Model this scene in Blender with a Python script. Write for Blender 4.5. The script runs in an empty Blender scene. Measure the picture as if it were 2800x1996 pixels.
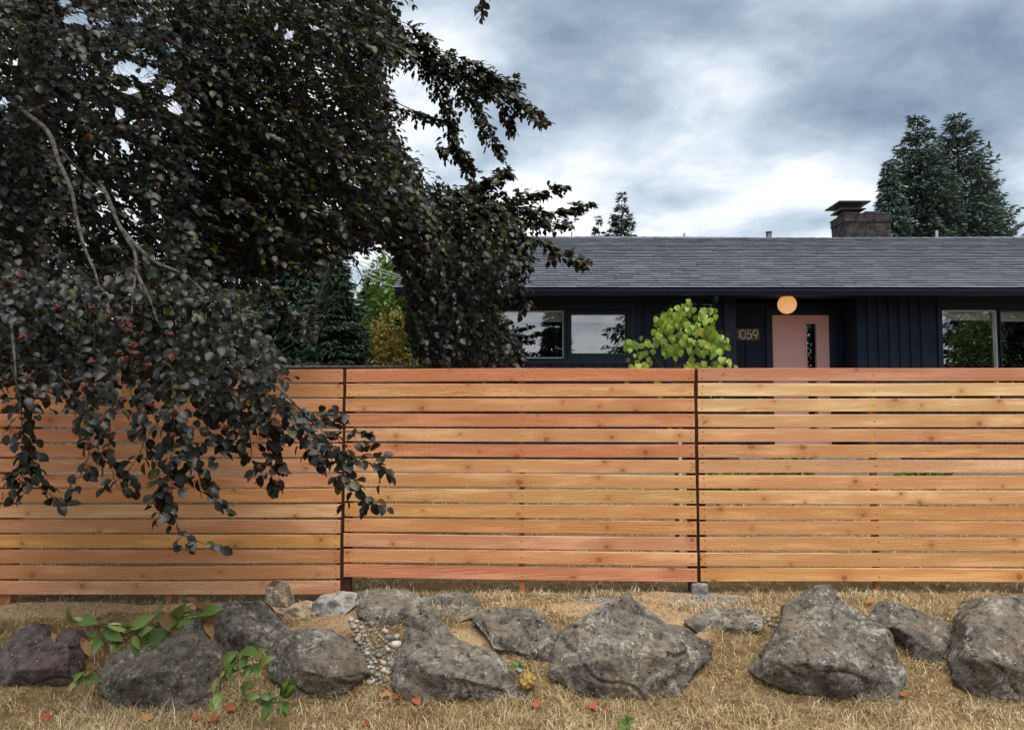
import bpy, bmesh, math, random
import numpy as np
from mathutils import Vector, Matrix, noise as mnoise
from mathutils.geometry import delaunay_2d_cdt

SC = bpy.context.scene
COL = SC.collection
R = math.radians

# ------------------------------------------------------------------ camera
F = 2100.0                      # focal length in photo pixels (photo 2800 x 1996)
PITCH = math.atan(132 / F)      # horizon at v = 1130
cam_d = bpy.data.cameras.new('camera')
cam = bpy.data.objects.new('camera', cam_d)
COL.objects.link(cam)
cam.location = (0, 0, 0)
cam.rotation_euler = (R(90) + PITCH, 0, 0)
cam_d.sensor_fit = 'HORIZONTAL'
cam_d.sensor_width = 36
cam_d.lens = 36 * F / 2800
cam_d.clip_start = 0.05
cam_d.clip_end = 2000
SC.camera = cam

def P(u, v, Y):
    """world point seen at photo pixel (u, v) at distance Y in front of the camera"""
    a = (u - 1400) / F
    b = -(v - 998) / F
    dy = math.cos(PITCH) - b * math.sin(PITCH)
    dz = math.sin(PITCH) + b * math.cos(PITCH)
    t = Y / dy
    return Vector((a * t, Y, dz * t))

def PX(pts):
    """array of world points -> photo pixels"""
    y = pts[:, 1] * math.cos(PITCH) + pts[:, 2] * math.sin(PITCH)
    z = -pts[:, 1] * math.sin(PITCH) + pts[:, 2] * math.cos(PITCH)
    y = np.maximum(y, 0.05)
    return 1400 + F * pts[:, 0] / y, 998 - F * z / y

# ------------------------------------------------------------------ sky, sun, exposure
SUN_EL, SUN_AZ = 70.0, 24.0     # behind the camera, a little to its right
world = bpy.data.worlds.new('World')
SC.world = world
world.use_nodes = True
wn = world.node_tree.nodes
wl = world.node_tree.links
wn.clear()

def wnode(t, **kw):
    n = wn.new(t)
    for k, v in kw.items():
        setattr(n, k, v)
    return n

w_out = wnode('ShaderNodeOutputWorld')
w_bg = wnode('ShaderNodeBackground')
w_bg.inputs['Strength'].default_value = 0.1
w_sky = wnode('ShaderNodeTexSky', sky_type='NISHITA')
w_sky.sun_disc = False
w_sky.sun_elevation = R(SUN_EL)
w_sky.sun_rotation = R(180 - SUN_AZ)
w_tc = wnode('ShaderNodeTexCoord')
w_sep = wnode('ShaderNodeSeparateXYZ')
wl.new(w_tc.outputs['Generated'], w_sep.inputs[0])

def wmath(op, a, b=None, clamp=False):
    n = wnode('ShaderNodeMath', operation=op, use_clamp=clamp)
    for i, x in enumerate((a, b)):
        if x is None:
            continue
        if isinstance(x, (int, float)):
            n.inputs[i].default_value = x
        else:
            wl.new(x, n.inputs[i])
    return n.outputs[0]

zc = wmath('ADD', wmath('MAXIMUM', w_sep.outputs[2], 0.0), 0.16)
w_cmb = wnode('ShaderNodeCombineXYZ')
wl.new(wmath('DIVIDE', w_sep.outputs[0], zc), w_cmb.inputs[0])
wl.new(wmath('DIVIDE', w_sep.outputs[1], zc), w_cmb.inputs[1])
def wnoise(scale, detail, rough, dist, loc, scl=(1, 1, 1), rot=0.0):
    m = wnode('ShaderNodeMapping')
    m.inputs['Location'].default_value = loc
    m.inputs['Scale'].default_value = scl
    m.inputs['Rotation'].default_value = (0, 0, rot)
    wl.new(w_cmb.outputs[0], m.inputs[0])
    n = wnode('ShaderNodeTexNoise')
    n.inputs['Scale'].default_value = scale
    n.inputs['Detail'].default_value = detail
    n.inputs['Roughness'].default_value = rough
    n.inputs['Distortion'].default_value = dist
    wl.new(m.outputs[0], n.inputs['Vector'])
    return n.outputs['Fac']
CLOUD_LOC = (17.22, 0.39, 0.0)
cl_a = wnoise(0.75, 4.0, 0.5, 0.5, CLOUD_LOC, (1.0, 0.8, 1), 2.88)
cl_b = wnoise(1.7, 9.0, 0.56, 0.5, (6.5, 8.38, 0), (0.9, 0.9, 1), 2.88)
cl_c = wnoise(5.5, 8.0, 0.62, 0.25, (1.3, 5.2, 0), (1.0, 1.0, 1), 2.88)
cl = wmath('ADD', wmath('ADD', wmath('MULTIPLY', cl_a, 0.48), wmath('MULTIPLY', cl_b, 0.42)), wmath('MULTIPLY', cl_c, 0.10))
# clouds pale towards the horizon
hz = wmath('SUBTRACT', 1.0, wmath('MULTIPLY', wmath('MAXIMUM', w_sep.outputs[2], 0.0), 2.6), clamp=True)
cl = wmath('ADD', cl, wmath('MULTIPLY', wmath('MULTIPLY', hz, hz), 0.13))
w_ramp = wnode('ShaderNodeValToRGB')
wl.new(cl, w_ramp.inputs[0])
e = w_ramp.color_ramp.elements
e[0].position = 0.395; e[0].color = (0.155, 0.205, 0.28, 1)
e[1].position = 0.63; e[1].color = (0.93, 0.93, 0.94, 1)
x = w_ramp.color_ramp.elements.new(0.46); x.color = (0.27, 0.335, 0.41, 1)
x = w_ramp.color_ramp.elements.new(0.505); x.color = (0.42, 0.49, 0.57, 1)
x = w_ramp.color_ramp.elements.new(0.56); x.color = (0.66, 0.70, 0.75, 1)
w_scl = wnode('ShaderNodeMix', data_type='RGBA', blend_type='MULTIPLY')
w_scl.inputs[0].default_value = 1.0
w_scl.inputs[7].default_value = (4.35, 4.3, 4.2, 1)
wl.new(w_ramp.outputs[0], w_scl.inputs[6])
w_mix = wnode('ShaderNodeMix', data_type='RGBA')
w_mix.inputs[0].default_value = 0.93
wl.new(w_sky.outputs[0], w_mix.inputs[6])
wl.new(w_scl.outputs[2], w_mix.inputs[7])
wl.new(w_mix.outputs[2], w_bg.inputs['Color'])
wl.new(w_bg.outputs[0], w_out.inputs['Surface'])

sun_d = bpy.data.lights.new('sun', 'SUN')
sun_d.energy = 1.5
sun_d.angle = R(50)
sun_d.color = (1.0, 0.96, 0.90)
sun = bpy.data.objects.new('sun', sun_d)
COL.objects.link(sun)
# light comes from behind the camera (-Y), from the right (+X), from above
sdir = Vector((math.sin(R(SUN_AZ)) * math.cos(R(SUN_EL)), -math.cos(R(SUN_AZ)) * math.cos(R(SUN_EL)), math.sin(R(SUN_EL))))
sun.rotation_euler = sdir.to_track_quat('Z', 'Y').to_euler()
sun.location = (4, -6, 9)

SC.view_settings.view_transform = 'Standard'
SC.view_settings.look = 'None'
SC.view_settings.exposure = 1.72
SC.view_settings.gamma = 1
SC.view_settings.use_curve_mapping = False
SC.cycles.max_bounces = 6
SC.cycles.transparent_max_bounces = 12

# ------------------------------------------------------------------ material helpers
class NT:
    def __init__(self, name):
        self.m = bpy.data.materials.new(name)
        self.m.use_nodes = True
        self.t = self.m.node_tree
        self.t.nodes.clear()
        self.out = self.n('ShaderNodeOutputMaterial')
    def n(self, typ, ins=None, **kw):
        nd = self.t.nodes.new(typ)
        for k, v in kw.items():
            setattr(nd, k, v)
        if ins:
            for k, v in ins.items():
                self.set(nd.inputs[k], v)
        return nd
    def set(self, sock, v):
        if hasattr(v, 'is_output'):
            self.t.links.new(v, sock)
        elif isinstance(v, tuple) and len(v) == 3 and sock.type == 'RGBA':
            sock.default_value = (*v, 1)
        else:
            sock.default_value = v
    def math(self, op, a, b=None, c=None, clamp=False):
        nd = self.n('ShaderNodeMath', operation=op, use_clamp=clamp)
        for i, v in enumerate((a, b, c)):
            if v is not None:
                self.set(nd.inputs[i], v)
        return nd.outputs[0]
    def mix(self, fac, a, b, mode='MIX'):
        nd = self.n('ShaderNodeMix', data_type='RGBA', blend_type=mode)
        self.set(nd.inputs[0], fac); self.set(nd.inputs[6], a); self.set(nd.inputs[7], b)
        return nd.outputs[2]
    def noise(self, vec, scale, detail=4, rough=0.55, dist=0.0, out='Fac'):
        nd = self.n('ShaderNodeTexNoise', {'Scale': scale, 'Detail': detail, 'Roughness': rough, 'Distortion': dist})
        if vec is not None:
            self.set(nd.inputs['Vector'], vec)
        return nd.outputs[out]
    def ramp(self, fac, stops):
        nd = self.n('ShaderNodeValToRGB')
        self.set(nd.inputs[0], fac)
        el = nd.color_ramp.elements
        while len(el) < len(stops):
            el.new(0.5)
        for e_, (p, c) in zip(el, stops):
            e_.position = p
            e_.color = (c, c, c, 1) if isinstance(c, (int, float)) else (*c, 1)
        return nd.outputs[0]
    def smooth(self, x, lo, hi):
        nd = self.n('ShaderNodeMapRange', {0: x, 1: lo, 2: hi, 3: 0.0, 4: 1.0}, interpolation_type='SMOOTHSTEP')
        return nd.outputs[0]
    def mapping(self, vec, scale=(1, 1, 1), loc=(0, 0, 0)):
        nd = self.n('ShaderNodeMapping', {'Scale': scale, 'Location': loc})
        self.set(nd.inputs[0], vec)
        return nd.outputs[0]
    def coord(self, which='Object'):
        return self.n('ShaderNodeTexCoord').outputs[which]
    def world_pos(self):
        return self.n('ShaderNodeNewGeometry').outputs['Position']
    def bump(self, h, strength, dist=0.01):
        return self.n('ShaderNodeBump', {'Height': h, 'Strength': strength, 'Distance': dist}).outputs[0]
    def principled(self, col, rough=0.6, spec=0.5, normal=None, metal=0.0):
        nd = self.n('ShaderNodeBsdfPrincipled', {'Base Color': col, 'Roughness': rough, 'Metallic': metal,
                                                 'Specular IOR Level': spec})
        if normal is not None:
            self.set(nd.inputs['Normal'], normal)
        return nd.outputs[0]
    def done(self, sh):
        self.t.links.new(sh, self.out.inputs['Surface'])
        return self.m

def simple_mat(name, col, rough=0.6, spec=0.4, var=0.25, scale=6.0, bump=0.0, bscale=40, metal=0.0):
    t = NT(name)
    p = t.world_pos()
    nz = t.noise(p, scale, 5)
    dark = tuple(c * (1 - var) for c in col); lite = tuple(min(1, c * (1 + var)) for c in col)
    c = t.mix(t.smooth(nz, 0.3, 0.7), dark, lite)
    nrm = t.bump(t.noise(p, bscale, 4), bump, 0.004) if bump else None
    return t.done(t.principled(c, rough, spec, nrm, metal))

# ---- fresh cedar board: straight grain bending round knots, tint per board from the object colour
def make_cedar():
    t = NT('cedar')
    info = t.n('ShaderNodeObjectInfo')
    rnd = info.outputs['Random']
    sep = t.n('ShaderNodeSeparateXYZ', {0: t.coord('Object')})
    x, z = sep.outputs[0], sep.outputs[2]
    xo = t.math('ADD', x, t.math('MULTIPLY', rnd, 57.0))
    vor = t.n('ShaderNodeTexVoronoi', {'W': xo, 'Scale': 2.6, 'Randomness': 1.0}, voronoi_dimensions='1D')
    dx = t.math('DIVIDE', vor.outputs['Distance'], 2.6)
    cs = t.n('ShaderNodeSeparateColor', {0: vor.outputs['Color']})
    kz = t.math('MULTIPLY', t.math('SUBTRACT', cs.outputs[0], 0.5), 0.085)
    dz = t.math('SUBTRACT', z, kz)
    has = t.math('GREATER_THAN', cs.outputs[1], 0.48)
    rad = t.math('MULTIPLY_ADD', t.math('POWER', cs.outputs[2], 2.0), 0.012, 0.0045)
    d2 = t.math('ADD', t.math('POWER', t.math('MULTIPLY', dx, 0.85), 2.0), t.math('POWER', dz, 2.0))
    kn = t.noise(t.n('ShaderNodeCombineXYZ', {0: xo, 1: 0.0, 2: z}).outputs[0], 55.0, 2)
    d = t.math('MULTIPLY', t.math('SQRT', d2), t.math('MULTIPLY_ADD', kn, 1.2, 0.4))
    dn = t.math('DIVIDE', d, rad)
    infl = t.math('MULTIPLY', t.math('EXPONENT', t.math('MULTIPLY', t.math('POWER', t.math('DIVIDE', dn, 4.2), 2.0), -1.0)), has)
    # grain coordinate
    vec = t.n('ShaderNodeCombineXYZ', {0: xo, 1: t.math('MULTIPLY', rnd, 31.0), 2: z}).outputs[0]
    warp = t.noise(t.mapping(vec, (0.9, 1, 5)), 1.6, 3, 0.5)
    lean = t.math('MULTIPLY', x, t.math('MULTIPLY', t.math('SUBTRACT', t.math('FRACT', t.math('MULTIPLY', rnd, 13.7)), 0.5), 0.05))
    g = t.math('ADD', t.math('ADD', z, lean), t.math('MULTIPLY', warp, 0.085))
    g = t.math('ADD', g, t.math('MULTIPLY', infl, t.math('MULTIPLY', t.math('SIGN', dz), 0.016)))
    freq = t.math('MULTIPLY_ADD', t.math('FRACT', t.math('MULTIPLY', rnd, 5.3)), 380.0, 420.0)
    wav = t.math('SINE', t.math('MULTIPLY', g, freq))
    wav = t.math('POWER', t.math('MULTIPLY_ADD', wav, 0.5, 0.5), 2.2)
    fine = t.noise(t.mapping(vec, (6, 1, 420)), 1.0, 3, 0.6)
    blot = t.noise(t.mapping(vec, (1.1, 1, 9)), 1.5, 4, 0.6)
    base = info.outputs['Color']
    dark = t.mix(1.0, base, (0.62, 0.46, 0.36), 'MULTIPLY')
    lite = t.mix(1.0, base, (1.20, 1.26, 1.34), 'MULTIPLY')
    c = t.mix(t.math('MULTIPLY', wav, 0.75), base, dark)
    c = t.mix(t.math('MULTIPLY', t.smooth(fine, 0.45, 0.75), 0.35), c, dark)
    c = t.mix(t.math('MULTIPLY', t.smooth(blot, 0.48, 0.68), 0.8), c, lite)
    c = t.mix(t.math('MULTIPLY', t.smooth(blot, 0.50, 0.30), 0.6), c, t.mix(1.0, base, (0.80, 0.62, 0.50), 'MULTIPLY'))
    # rough sawn speckle on some boards
    spk = t.noise(t.mapping(vec, (70, 1, 190)), 1.0, 2, 0.6)
    rough_b = t.math('GREATER_THAN', t.math('FRACT', t.math('MULTIPLY', rnd, 91.7)), 0.72)
    c = t.mix(t.math('MULTIPLY', t.math('MULTIPLY', t.smooth(spk, 0.52, 0.66), rough_b), 0.55), c, dark)
    # stain round a knot, then the knot with its rings and dark rim
    c = t.mix(t.math('MULTIPLY', infl, 0.55), c, t.mix(1.0, base, (0.62, 0.42, 0.30), 'MULTIPLY'))
    ring = t.math('MULTIPLY_ADD', t.math('SINE', t.math('MULTIPLY', dn, 15.0)), 0.5, 0.5)
    kcol = t.mix(ring, t.mix(1.0, base, (0.42, 0.28, 0.20), 'MULTIPLY'), t.mix(1.0, base, (0.66, 0.50, 0.40), 'MULTIPLY'))
    rim = t.math('MULTIPLY', t.math('SUBTRACT', 1.0, t.smooth(t.math('ABSOLUTE', t.math('SUBTRACT', dn, 1.0)), 0.05, 0.32)), has)
    c = t.mix(t.math('MULTIPLY', t.math('SUBTRACT', 1.0, t.smooth(dn, 0.8, 1.1)), has), c, kcol)
    c = t.mix(t.math('MULTIPLY', rim, 0.45), c, (0.13, 0.05, 0.025))
    nrm = t.bump(t.math('ADD', wav, t.math('MULTIPLY', fine, 1.5)), 0.25, 0.0012)
    return t.done(t.principled(c, 0.66, 0.25, nrm))

def make_rock(name, base, lichen, warm=(0.15, 0.10, 0.07), lich_amt=0.5):
    t = NT(name)
    p = t.coord('Object')
    info = t.n('ShaderNodeObjectInfo')
    off = t.n('ShaderNodeCombineXYZ', {0: t.math('MULTIPLY', info.outputs['Random'], 40.0), 1: 3.0, 2: 1.0}).outputs[0]
    p = t.n('ShaderNodeVectorMath', {0: p, 1: off}, operation='ADD').outputs[0]
    n1 = t.noise(p, 3.2, 6, 0.6, 0.4)
    n2 = t.noise(p, 18.0, 6, 0.65)
    n3 = t.noise(p, 75.0, 4, 0.6)
    dk = tuple(c * 0.35 for c in base); lt = tuple(c * 1.7 for c in base)
    c = t.mix(t.smooth(n2, 0.3, 0.7), dk, lt)
    c = t.mix(t.math('MULTIPLY', t.smooth(n1, 0.52, 0.7), 0.55), c, warm)
    c = t.mix(t.math('MULTIPLY', t.smooth(n3, 0.5, 0.72), 0.6), c, tuple(b * 2.2 for b in base))
    # lichen blotches and pale specks
    l1 = t.smooth(t.noise(p, 5.5, 8, 0.74, 0.7), 0.48, 0.62)
    l2 = t.smooth(t.noise(p, 40.0, 4, 0.65), 0.42, 0.60)
    c = t.mix(t.math('MULTIPLY', t.math('MULTIPLY', l1, l2), lich_amt), c, lichen)
    vor = t.n('ShaderNodeTexVoronoi', {'Vector': p, 'Scale': 55.0})
    cs = t.n('ShaderNodeSeparateColor', {0: vor.outputs['Color']})
    sp = t.math('MULTIPLY', t.math('LESS_THAN', vor.outputs['Distance'], 0.24), t.math('GREATER_THAN', cs.outputs[0], 0.93))
    c = t.mix(t.math('MULTIPLY', sp, 0.75), c, (0.42, 0.40, 0.35))
    # dark pits
    pit = t.smooth(t.noise(p, 30.0, 3, 0.5), 0.36, 0.28)
    c = t.mix(t.math('MULTIPLY', pit, 0.7), c, (0.02, 0.017, 0.015))
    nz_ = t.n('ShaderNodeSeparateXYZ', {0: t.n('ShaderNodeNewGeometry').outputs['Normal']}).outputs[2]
    dust_lit_top = t.math('MULTIPLY', t.smooth(t.math('ADD', nz_, t.math('MULTIPLY', t.math('SUBTRACT', n2, 0.5), 0.9)), 0.70, 1.05), 0.40)  # upward faces paler: dust, plus the lit tops put into the colour
    c = t.mix(dust_lit_top, c, tuple(min(1, b * f_) for b, f_ in zip(base, (2.0, 1.9, 1.7))))
    h = t.math('ADD', t.math('MULTIPLY', n2, 1.0), t.math('ADD', t.math('MULTIPLY', n3, 0.45), t.math('MULTIPLY', pit, -0.9)))
    return t.done(t.principled(c, 0.88, 0.25, t.bump(h, 1.0, 0.016)))

def make_leaf(name, ramp, rough=0.42, trans=(0.05, 0.07, 0.01), tfac=0.18, spec=0.5):
    """leaf colour from the per-leaf 'tint' attribute (0..1)"""
    t = NT(name)
    a = t.n('ShaderNodeAttribute', attribute_name='tint').outputs['Fac']
    oi = t.n('ShaderNodeObjectInfo').outputs['Random']
    c = t.ramp(a, ramp)
    n = t.noise(t.world_pos(), 60.0, 3)
    c = t.mix(0.35, c, t.mix(n, tuple([0.3] * 3), tuple([1.7] * 3)), 'MULTIPLY')
    pr = t.principled(c, rough, spec)
    tr = t.n('ShaderNodeBsdfTranslucent', {'Color': t.mix(0.6, c, trans)}).outputs[0]
    mx = t.n('ShaderNodeMixShader', {0: tfac, 1: pr, 2: tr}).outputs[0]
    return t.done(mx)

M = {}
M['cedar'] = make_cedar()
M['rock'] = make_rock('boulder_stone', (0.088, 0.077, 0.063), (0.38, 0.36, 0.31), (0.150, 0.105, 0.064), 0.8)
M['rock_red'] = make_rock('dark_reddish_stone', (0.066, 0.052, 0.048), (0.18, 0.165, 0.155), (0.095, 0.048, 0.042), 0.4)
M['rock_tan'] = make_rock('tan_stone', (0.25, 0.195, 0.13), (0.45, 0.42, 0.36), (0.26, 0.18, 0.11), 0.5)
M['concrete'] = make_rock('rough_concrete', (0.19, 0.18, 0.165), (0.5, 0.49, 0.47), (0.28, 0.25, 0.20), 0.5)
M['navy'] = simple_mat('navy_siding_paint', (0.0100, 0.0175, 0.0370), 0.6, 0.18, 0.18, 3.0, 0.15, 60)
M['navy_trim'] = simple_mat('navy_trim_paint', (0.0090, 0.0160, 0.0340), 0.5, 0.28, 0.15, 4.0)
M['pink'] = simple_mat('dusty_pink_door_paint', (0.78, 0.46, 0.45), 0.5, 0.3, 0.05, 2.0)
M['white_frame'] = simple_mat('white_vinyl', (0.62, 0.63, 0.63), 0.45, 0.4, 0.06, 3.0)
M['blind'] = simple_mat('window_blind', (0.80, 0.80, 0.78), 0.7, 0.2, 0.06, 8.0)
M['room'] = simple_mat('dim_room_paint', (0.10, 0.10, 0.10), 0.8, 0.1, 0.2, 1.5)
M['metal_dark'] = simple_mat('dark_cap_metal', (0.030, 0.034, 0.042), 0.5, 0.5, 0.4, 7.0)
M['metal_grey'] = simple_mat('galvanised_metal', (0.10, 0.12, 0.14), 0.45, 0.5, 0.3, 9.0)
M['clay'] = simple_mat('clay_flue', (0.12, 0.052, 0.042), 0.8, 0.2, 0.3, 12.0, 0.3)
M['brick'] = simple_mat('weathered_roman_brick', (0.066, 0.058, 0.062), 0.9, 0.2, 0.55, 9.0, 0.5, 50)
M['mortar'] = simple_mat('dark_mortar', (0.06, 0.055, 0.055), 0.95, 0.1, 0.4, 20.0, 0.4)
M['post'] = simple_mat('stained_fence_post', (0.055, 0.022, 0.014), 0.75, 0.2, 0.35, 14.0, 0.3)
M['stringer'] = simple_mat('cedar_stringer', (0.36, 0.15, 0.065), 0.7, 0.2, 0.3, 16.0, 0.3)
M['nail'] = simple_mat('dark_nail', (0.03, 0.02, 0.018), 0.6, 0.4, 0.1)
M['grey_wood'] = simple_mat('weathered_grey_board', (0.115, 0.10, 0.088), 0.9, 0.15, 0.4, 10.0, 0.4)
M['bark'] = simple_mat('beech_bark', (0.055, 0.050, 0.043), 0.9, 0.15, 0.75, 28.0, 0.6, 60)
M['twig'] = simple_mat('dark_twig', (0.045, 0.034, 0.028), 0.8, 0.2, 0.4, 30.0)
M['dark_bark'] = simple_mat('conifer_bark', (0.05, 0.03, 0.022), 0.95, 0.1, 0.4, 12.0, 0.5)
M['wire'] = simple_mat('overhead_cable', (0.30, 0.30, 0.31), 0.5, 0.3, 0.1)
M['hose'] = simple_mat('green_hose', (0.02, 0.25, 0.14), 0.4, 0.5, 0.1)
M['plaque'] = simple_mat('weathered_wood_plaque', (0.15, 0.105, 0.09), 0.8, 0.2, 0.4, 25.0, 0.3)
M['digit'] = simple_mat('brushed_number_metal', (0.80, 0.78, 0.76), 0.4, 0.5, 0.08, 8.0)
M['gravel'] = simple_mat('grey_gravel', (0.25, 0.24, 0.23), 0.9, 0.2, 0.6, 45.0)

def shingle_mat():
    t = NT('asphalt_shingle')
    info = t.n('ShaderNodeObjectInfo').outputs['Random']
    a = t.n('ShaderNodeAttribute', attribute_name='tint').outputs['Fac']
    r = t.math('FRACT', t.math('ADD', info, t.math('MULTIPLY', a, 7.13)))
    p = t.world_pos()
    c = t.mix(r, (0.088, 0.100, 0.122), (0.150, 0.165, 0.196))
    g = t.noise(p, 130.0, 3, 0.7)
    c = t.mix(t.smooth(g, 0.35, 0.7), t.mix(1.0, c, (0.6, 0.6, 0.62), 'MULTIPLY'), t.mix(1.0, c, (1.35, 1.35, 1.35), 'MULTIPLY'))
    big = t.noise(p, 0.9, 4, 0.5)
    c = t.mix(t.math('MULTIPLY', t.smooth(big, 0.45, 0.7), 0.3), c, (0.10, 0.092, 0.098))
    return t.done(t.principled(c, 0.85, 0.35, t.bump(g, 0.4, 0.003)))
M['shingle'] = shingle_mat()
M['shingle_edge'] = simple_mat('asphalt_edge_shadow_line', (0.012, 0.012, 0.014), 0.9, 0.1, 0.2, 20.0)  # cut asphalt, near black so the course shadow lines sit in its colour

def glass_mat():
    t = NT('window_glass')
    fr = t.n('ShaderNodeFresnel', {'IOR': 1.5}).outputs[0]
    fac = t.math('MULTIPLY_ADD', fr, 1.0, 0.11, clamp=True)
    nz = t.noise(t.world_pos(), 1.6, 2)
    nrm = t.bump(nz, 0.05, 0.02)
    gl = t.n('ShaderNodeBsdfGlossy', {'Roughness': 0.004, 'Color': (0.92, 0.95, 1.0), 'Normal': nrm}).outputs[0]
    tr = t.n('ShaderNodeBsdfTransparent', {'Color': (0.97, 0.98, 0.97)}).outputs[0]
    return t.done(t.n('ShaderNodeMixShader', {0: fac, 1: tr, 2: gl}).outputs[0])
M['glass'] = glass_mat()

def globe_mat():
    t = NT('lit_opal_globe')
    lw = t.n('ShaderNodeLayerWeight', {'Blend': 0.35}).outputs['Facing']
    z = t.n('ShaderNodeSeparateXYZ', {0: t.coord('Generated')}).outputs[2]
    c = t.mix(z, (0.95, 0.50, 0.24), (1.0, 0.46, 0.13))
    em = t.n('ShaderNodeEmission', {'Color': c, 'Strength': 0.20}).outputs[0]
    pr = t.principled((0.50, 0.34, 0.22), 0.35, 0.4)
    return t.done(t.n('ShaderNodeAddShader', {0: em, 1: pr}).outputs[0])
M['globe'] = globe_mat()

M['beech'] = make_leaf('copper_beech_leaf', [(0.0, (0.006, 0.008, 0.0065)), (0.35, (0.0105, 0.0135, 0.0100)), (0.60, (0.018, 0.020, 0.014)), (0.78, (0.032, 0.021, 0.020)),
                                             (0.84, (0.030, 0.034, 0.012)), (0.96, (0.060, 0.066, 0.011)), (1.0, (0.075, 0.026, 0.014))],
                       0.33, (0.080, 0.068, 0.022), 0.22, 0.24)
M['redbud'] = make_leaf('yellow_green_heart_leaf', [(0.0, (0.095, 0.17, 0.020)), (0.5, (0.21, 0.32, 0.034)), (0.93, (0.38, 0.46, 0.06)), (0.97, (0.5, 0.40, 0.06)), (1.0, (0.40, 0.06, 0.03))],
                        0.42, (0.30, 0.42, 0.03), 0.22, 0.4)
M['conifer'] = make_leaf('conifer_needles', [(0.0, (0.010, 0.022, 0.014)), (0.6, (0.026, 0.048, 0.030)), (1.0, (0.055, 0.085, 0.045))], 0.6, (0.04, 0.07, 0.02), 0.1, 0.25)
M['cedar_green'] = make_leaf('hazed_cypress_foliage', [(0.0, (0.030, 0.060, 0.058)), (0.6, (0.062, 0.105, 0.092)), (1.0, (0.115, 0.155, 0.11))], 0.6, (0.05, 0.08, 0.04), 0.12, 0.25)  # bluish cast of distance haze put into the foliage colour
M['green_leaf'] = make_leaf('garden_leaf', [(0.0, (0.035, 0.075, 0.012)), (0.6, (0.085, 0.16, 0.025)), (1.0, (0.20, 0.28, 0.04))], 0.5, (0.15, 0.22, 0.02), 0.25, 0.4)
M['lily'] = make_leaf('broad_lily_leaf', [(0.0, (0.035, 0.075, 0.015)), (0.5, (0.085, 0.145, 0.028)), (0.85, (0.16, 0.21, 0.045)), (1.0, (0.28, 0.28, 0.06))], 0.42, (0.15, 0.24, 0.02), 0.22, 0.45)
M['dry_leaf'] = make_leaf('withered_leaf', [(0.0, (0.10, 0.055, 0.024)), (1.0, (0.25, 0.145, 0.065))], 0.7, (0.3, 0.18, 0.08), 0.2, 0.2)
M['autumn'] = make_leaf('autumn_leaf', [(0.0, (0.07, 0.09, 0.02)), (0.35, (0.17, 0.17, 0.03)), (0.6, (0.30, 0.24, 0.05)), (0.8, (0.30, 0.13, 0.04)), (1.0, (0.30, 0.08, 0.04))], 0.55, (0.3, 0.2, 0.03), 0.25, 0.3)
M['fallen_red'] = make_leaf('fallen_red_leaf', [(0.0, (0.30, 0.045, 0.022)), (0.6, (0.36, 0.12, 0.045)), (1.0, (0.33, 0.18, 0.08))], 0.6, (0.5, 0.1, 0.03), 0.15, 0.3)
M['straw'] = make_leaf('dry_grass_blade', [(0.0, (0.13, 0.083, 0.042)), (0.5, (0.46, 0.335, 0.175)), (0.85, (0.68, 0.545, 0.33)), (0.95, (0.76, 0.65, 0.45)), (1.0, (0.16, 0.165, 0.05))], 0.65, (0.4, 0.3, 0.1), 0.2, 0.25)
M['nut'] = simple_mat('beech_husk', (0.075, 0.026, 0.020), 0.8, 0.2, 0.35, 60.0)
M['moss'] = simple_mat('dry_yellow_moss', (0.26, 0.17, 0.05), 0.95, 0.1, 0.4, 60.0, 0.8, 120)

# ------------------------------------------------------------------ object helpers
WL = {}     # world location of each parent

def link(o, parent=None):
    COL.objects.link(o)
    if parent is not None:
        o.parent = parent
    return o

def tag(o, label, cat, group=None, kind=None):
    if label: o['label'] = label
    if cat: o['category'] = cat
    if group: o['group'] = group
    if kind: o['kind'] = kind
    return o

def empty(name, loc, label, cat, group=None):
    o = bpy.data.objects.new(name, None)
    o.empty_display_size = 0.1
    o.location = loc
    link(o)
    WL[o] = Vector(loc)
    return tag(o, label, cat, group)

def mesh_np(name, V, faces_list, mat, smooth=False, tint=None):
    """faces_list: list of int arrays (n,3) and/or (n,4); tint: per vertex float"""
    me = bpy.data.meshes.new(name)
    V = np.asarray(V, dtype=np.float32)
    me.vertices.add(len(V))
    me.vertices.foreach_set('co', V.ravel())
    loops = np.concatenate([np.asarray(f, dtype=np.int32).ravel() for f in faces_list if len(f)])
    sizes = np.concatenate([np.full(len(f), np.asarray(f).shape[1], dtype=np.int32) for f in faces_list if len(f)])
    starts = np.concatenate([[0], np.cumsum(sizes)[:-1]]).astype(np.int32)
    me.loops.add(len(loops))
    me.loops.foreach_set('vertex_index', loops)
    me.polygons.add(len(sizes))
    me.polygons.foreach_set('loop_start', starts)
    me.polygons.foreach_set('loop_total', sizes)
    me.polygons.foreach_set('use_smooth', np.full(len(sizes), bool(smooth)))
    if tint is not None:
        at = me.attributes.new('tint', 'FLOAT', 'POINT')
        at.data.foreach_set('value', np.asarray(tint, dtype=np.float32))
    me.update(calc_edges=True)
    me.validate()
    me.polygons.foreach_set('use_smooth', np.full(len(me.polygons), bool(smooth)))
    if mat is not None:
        me.materials.append(mat)
    return me

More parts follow.
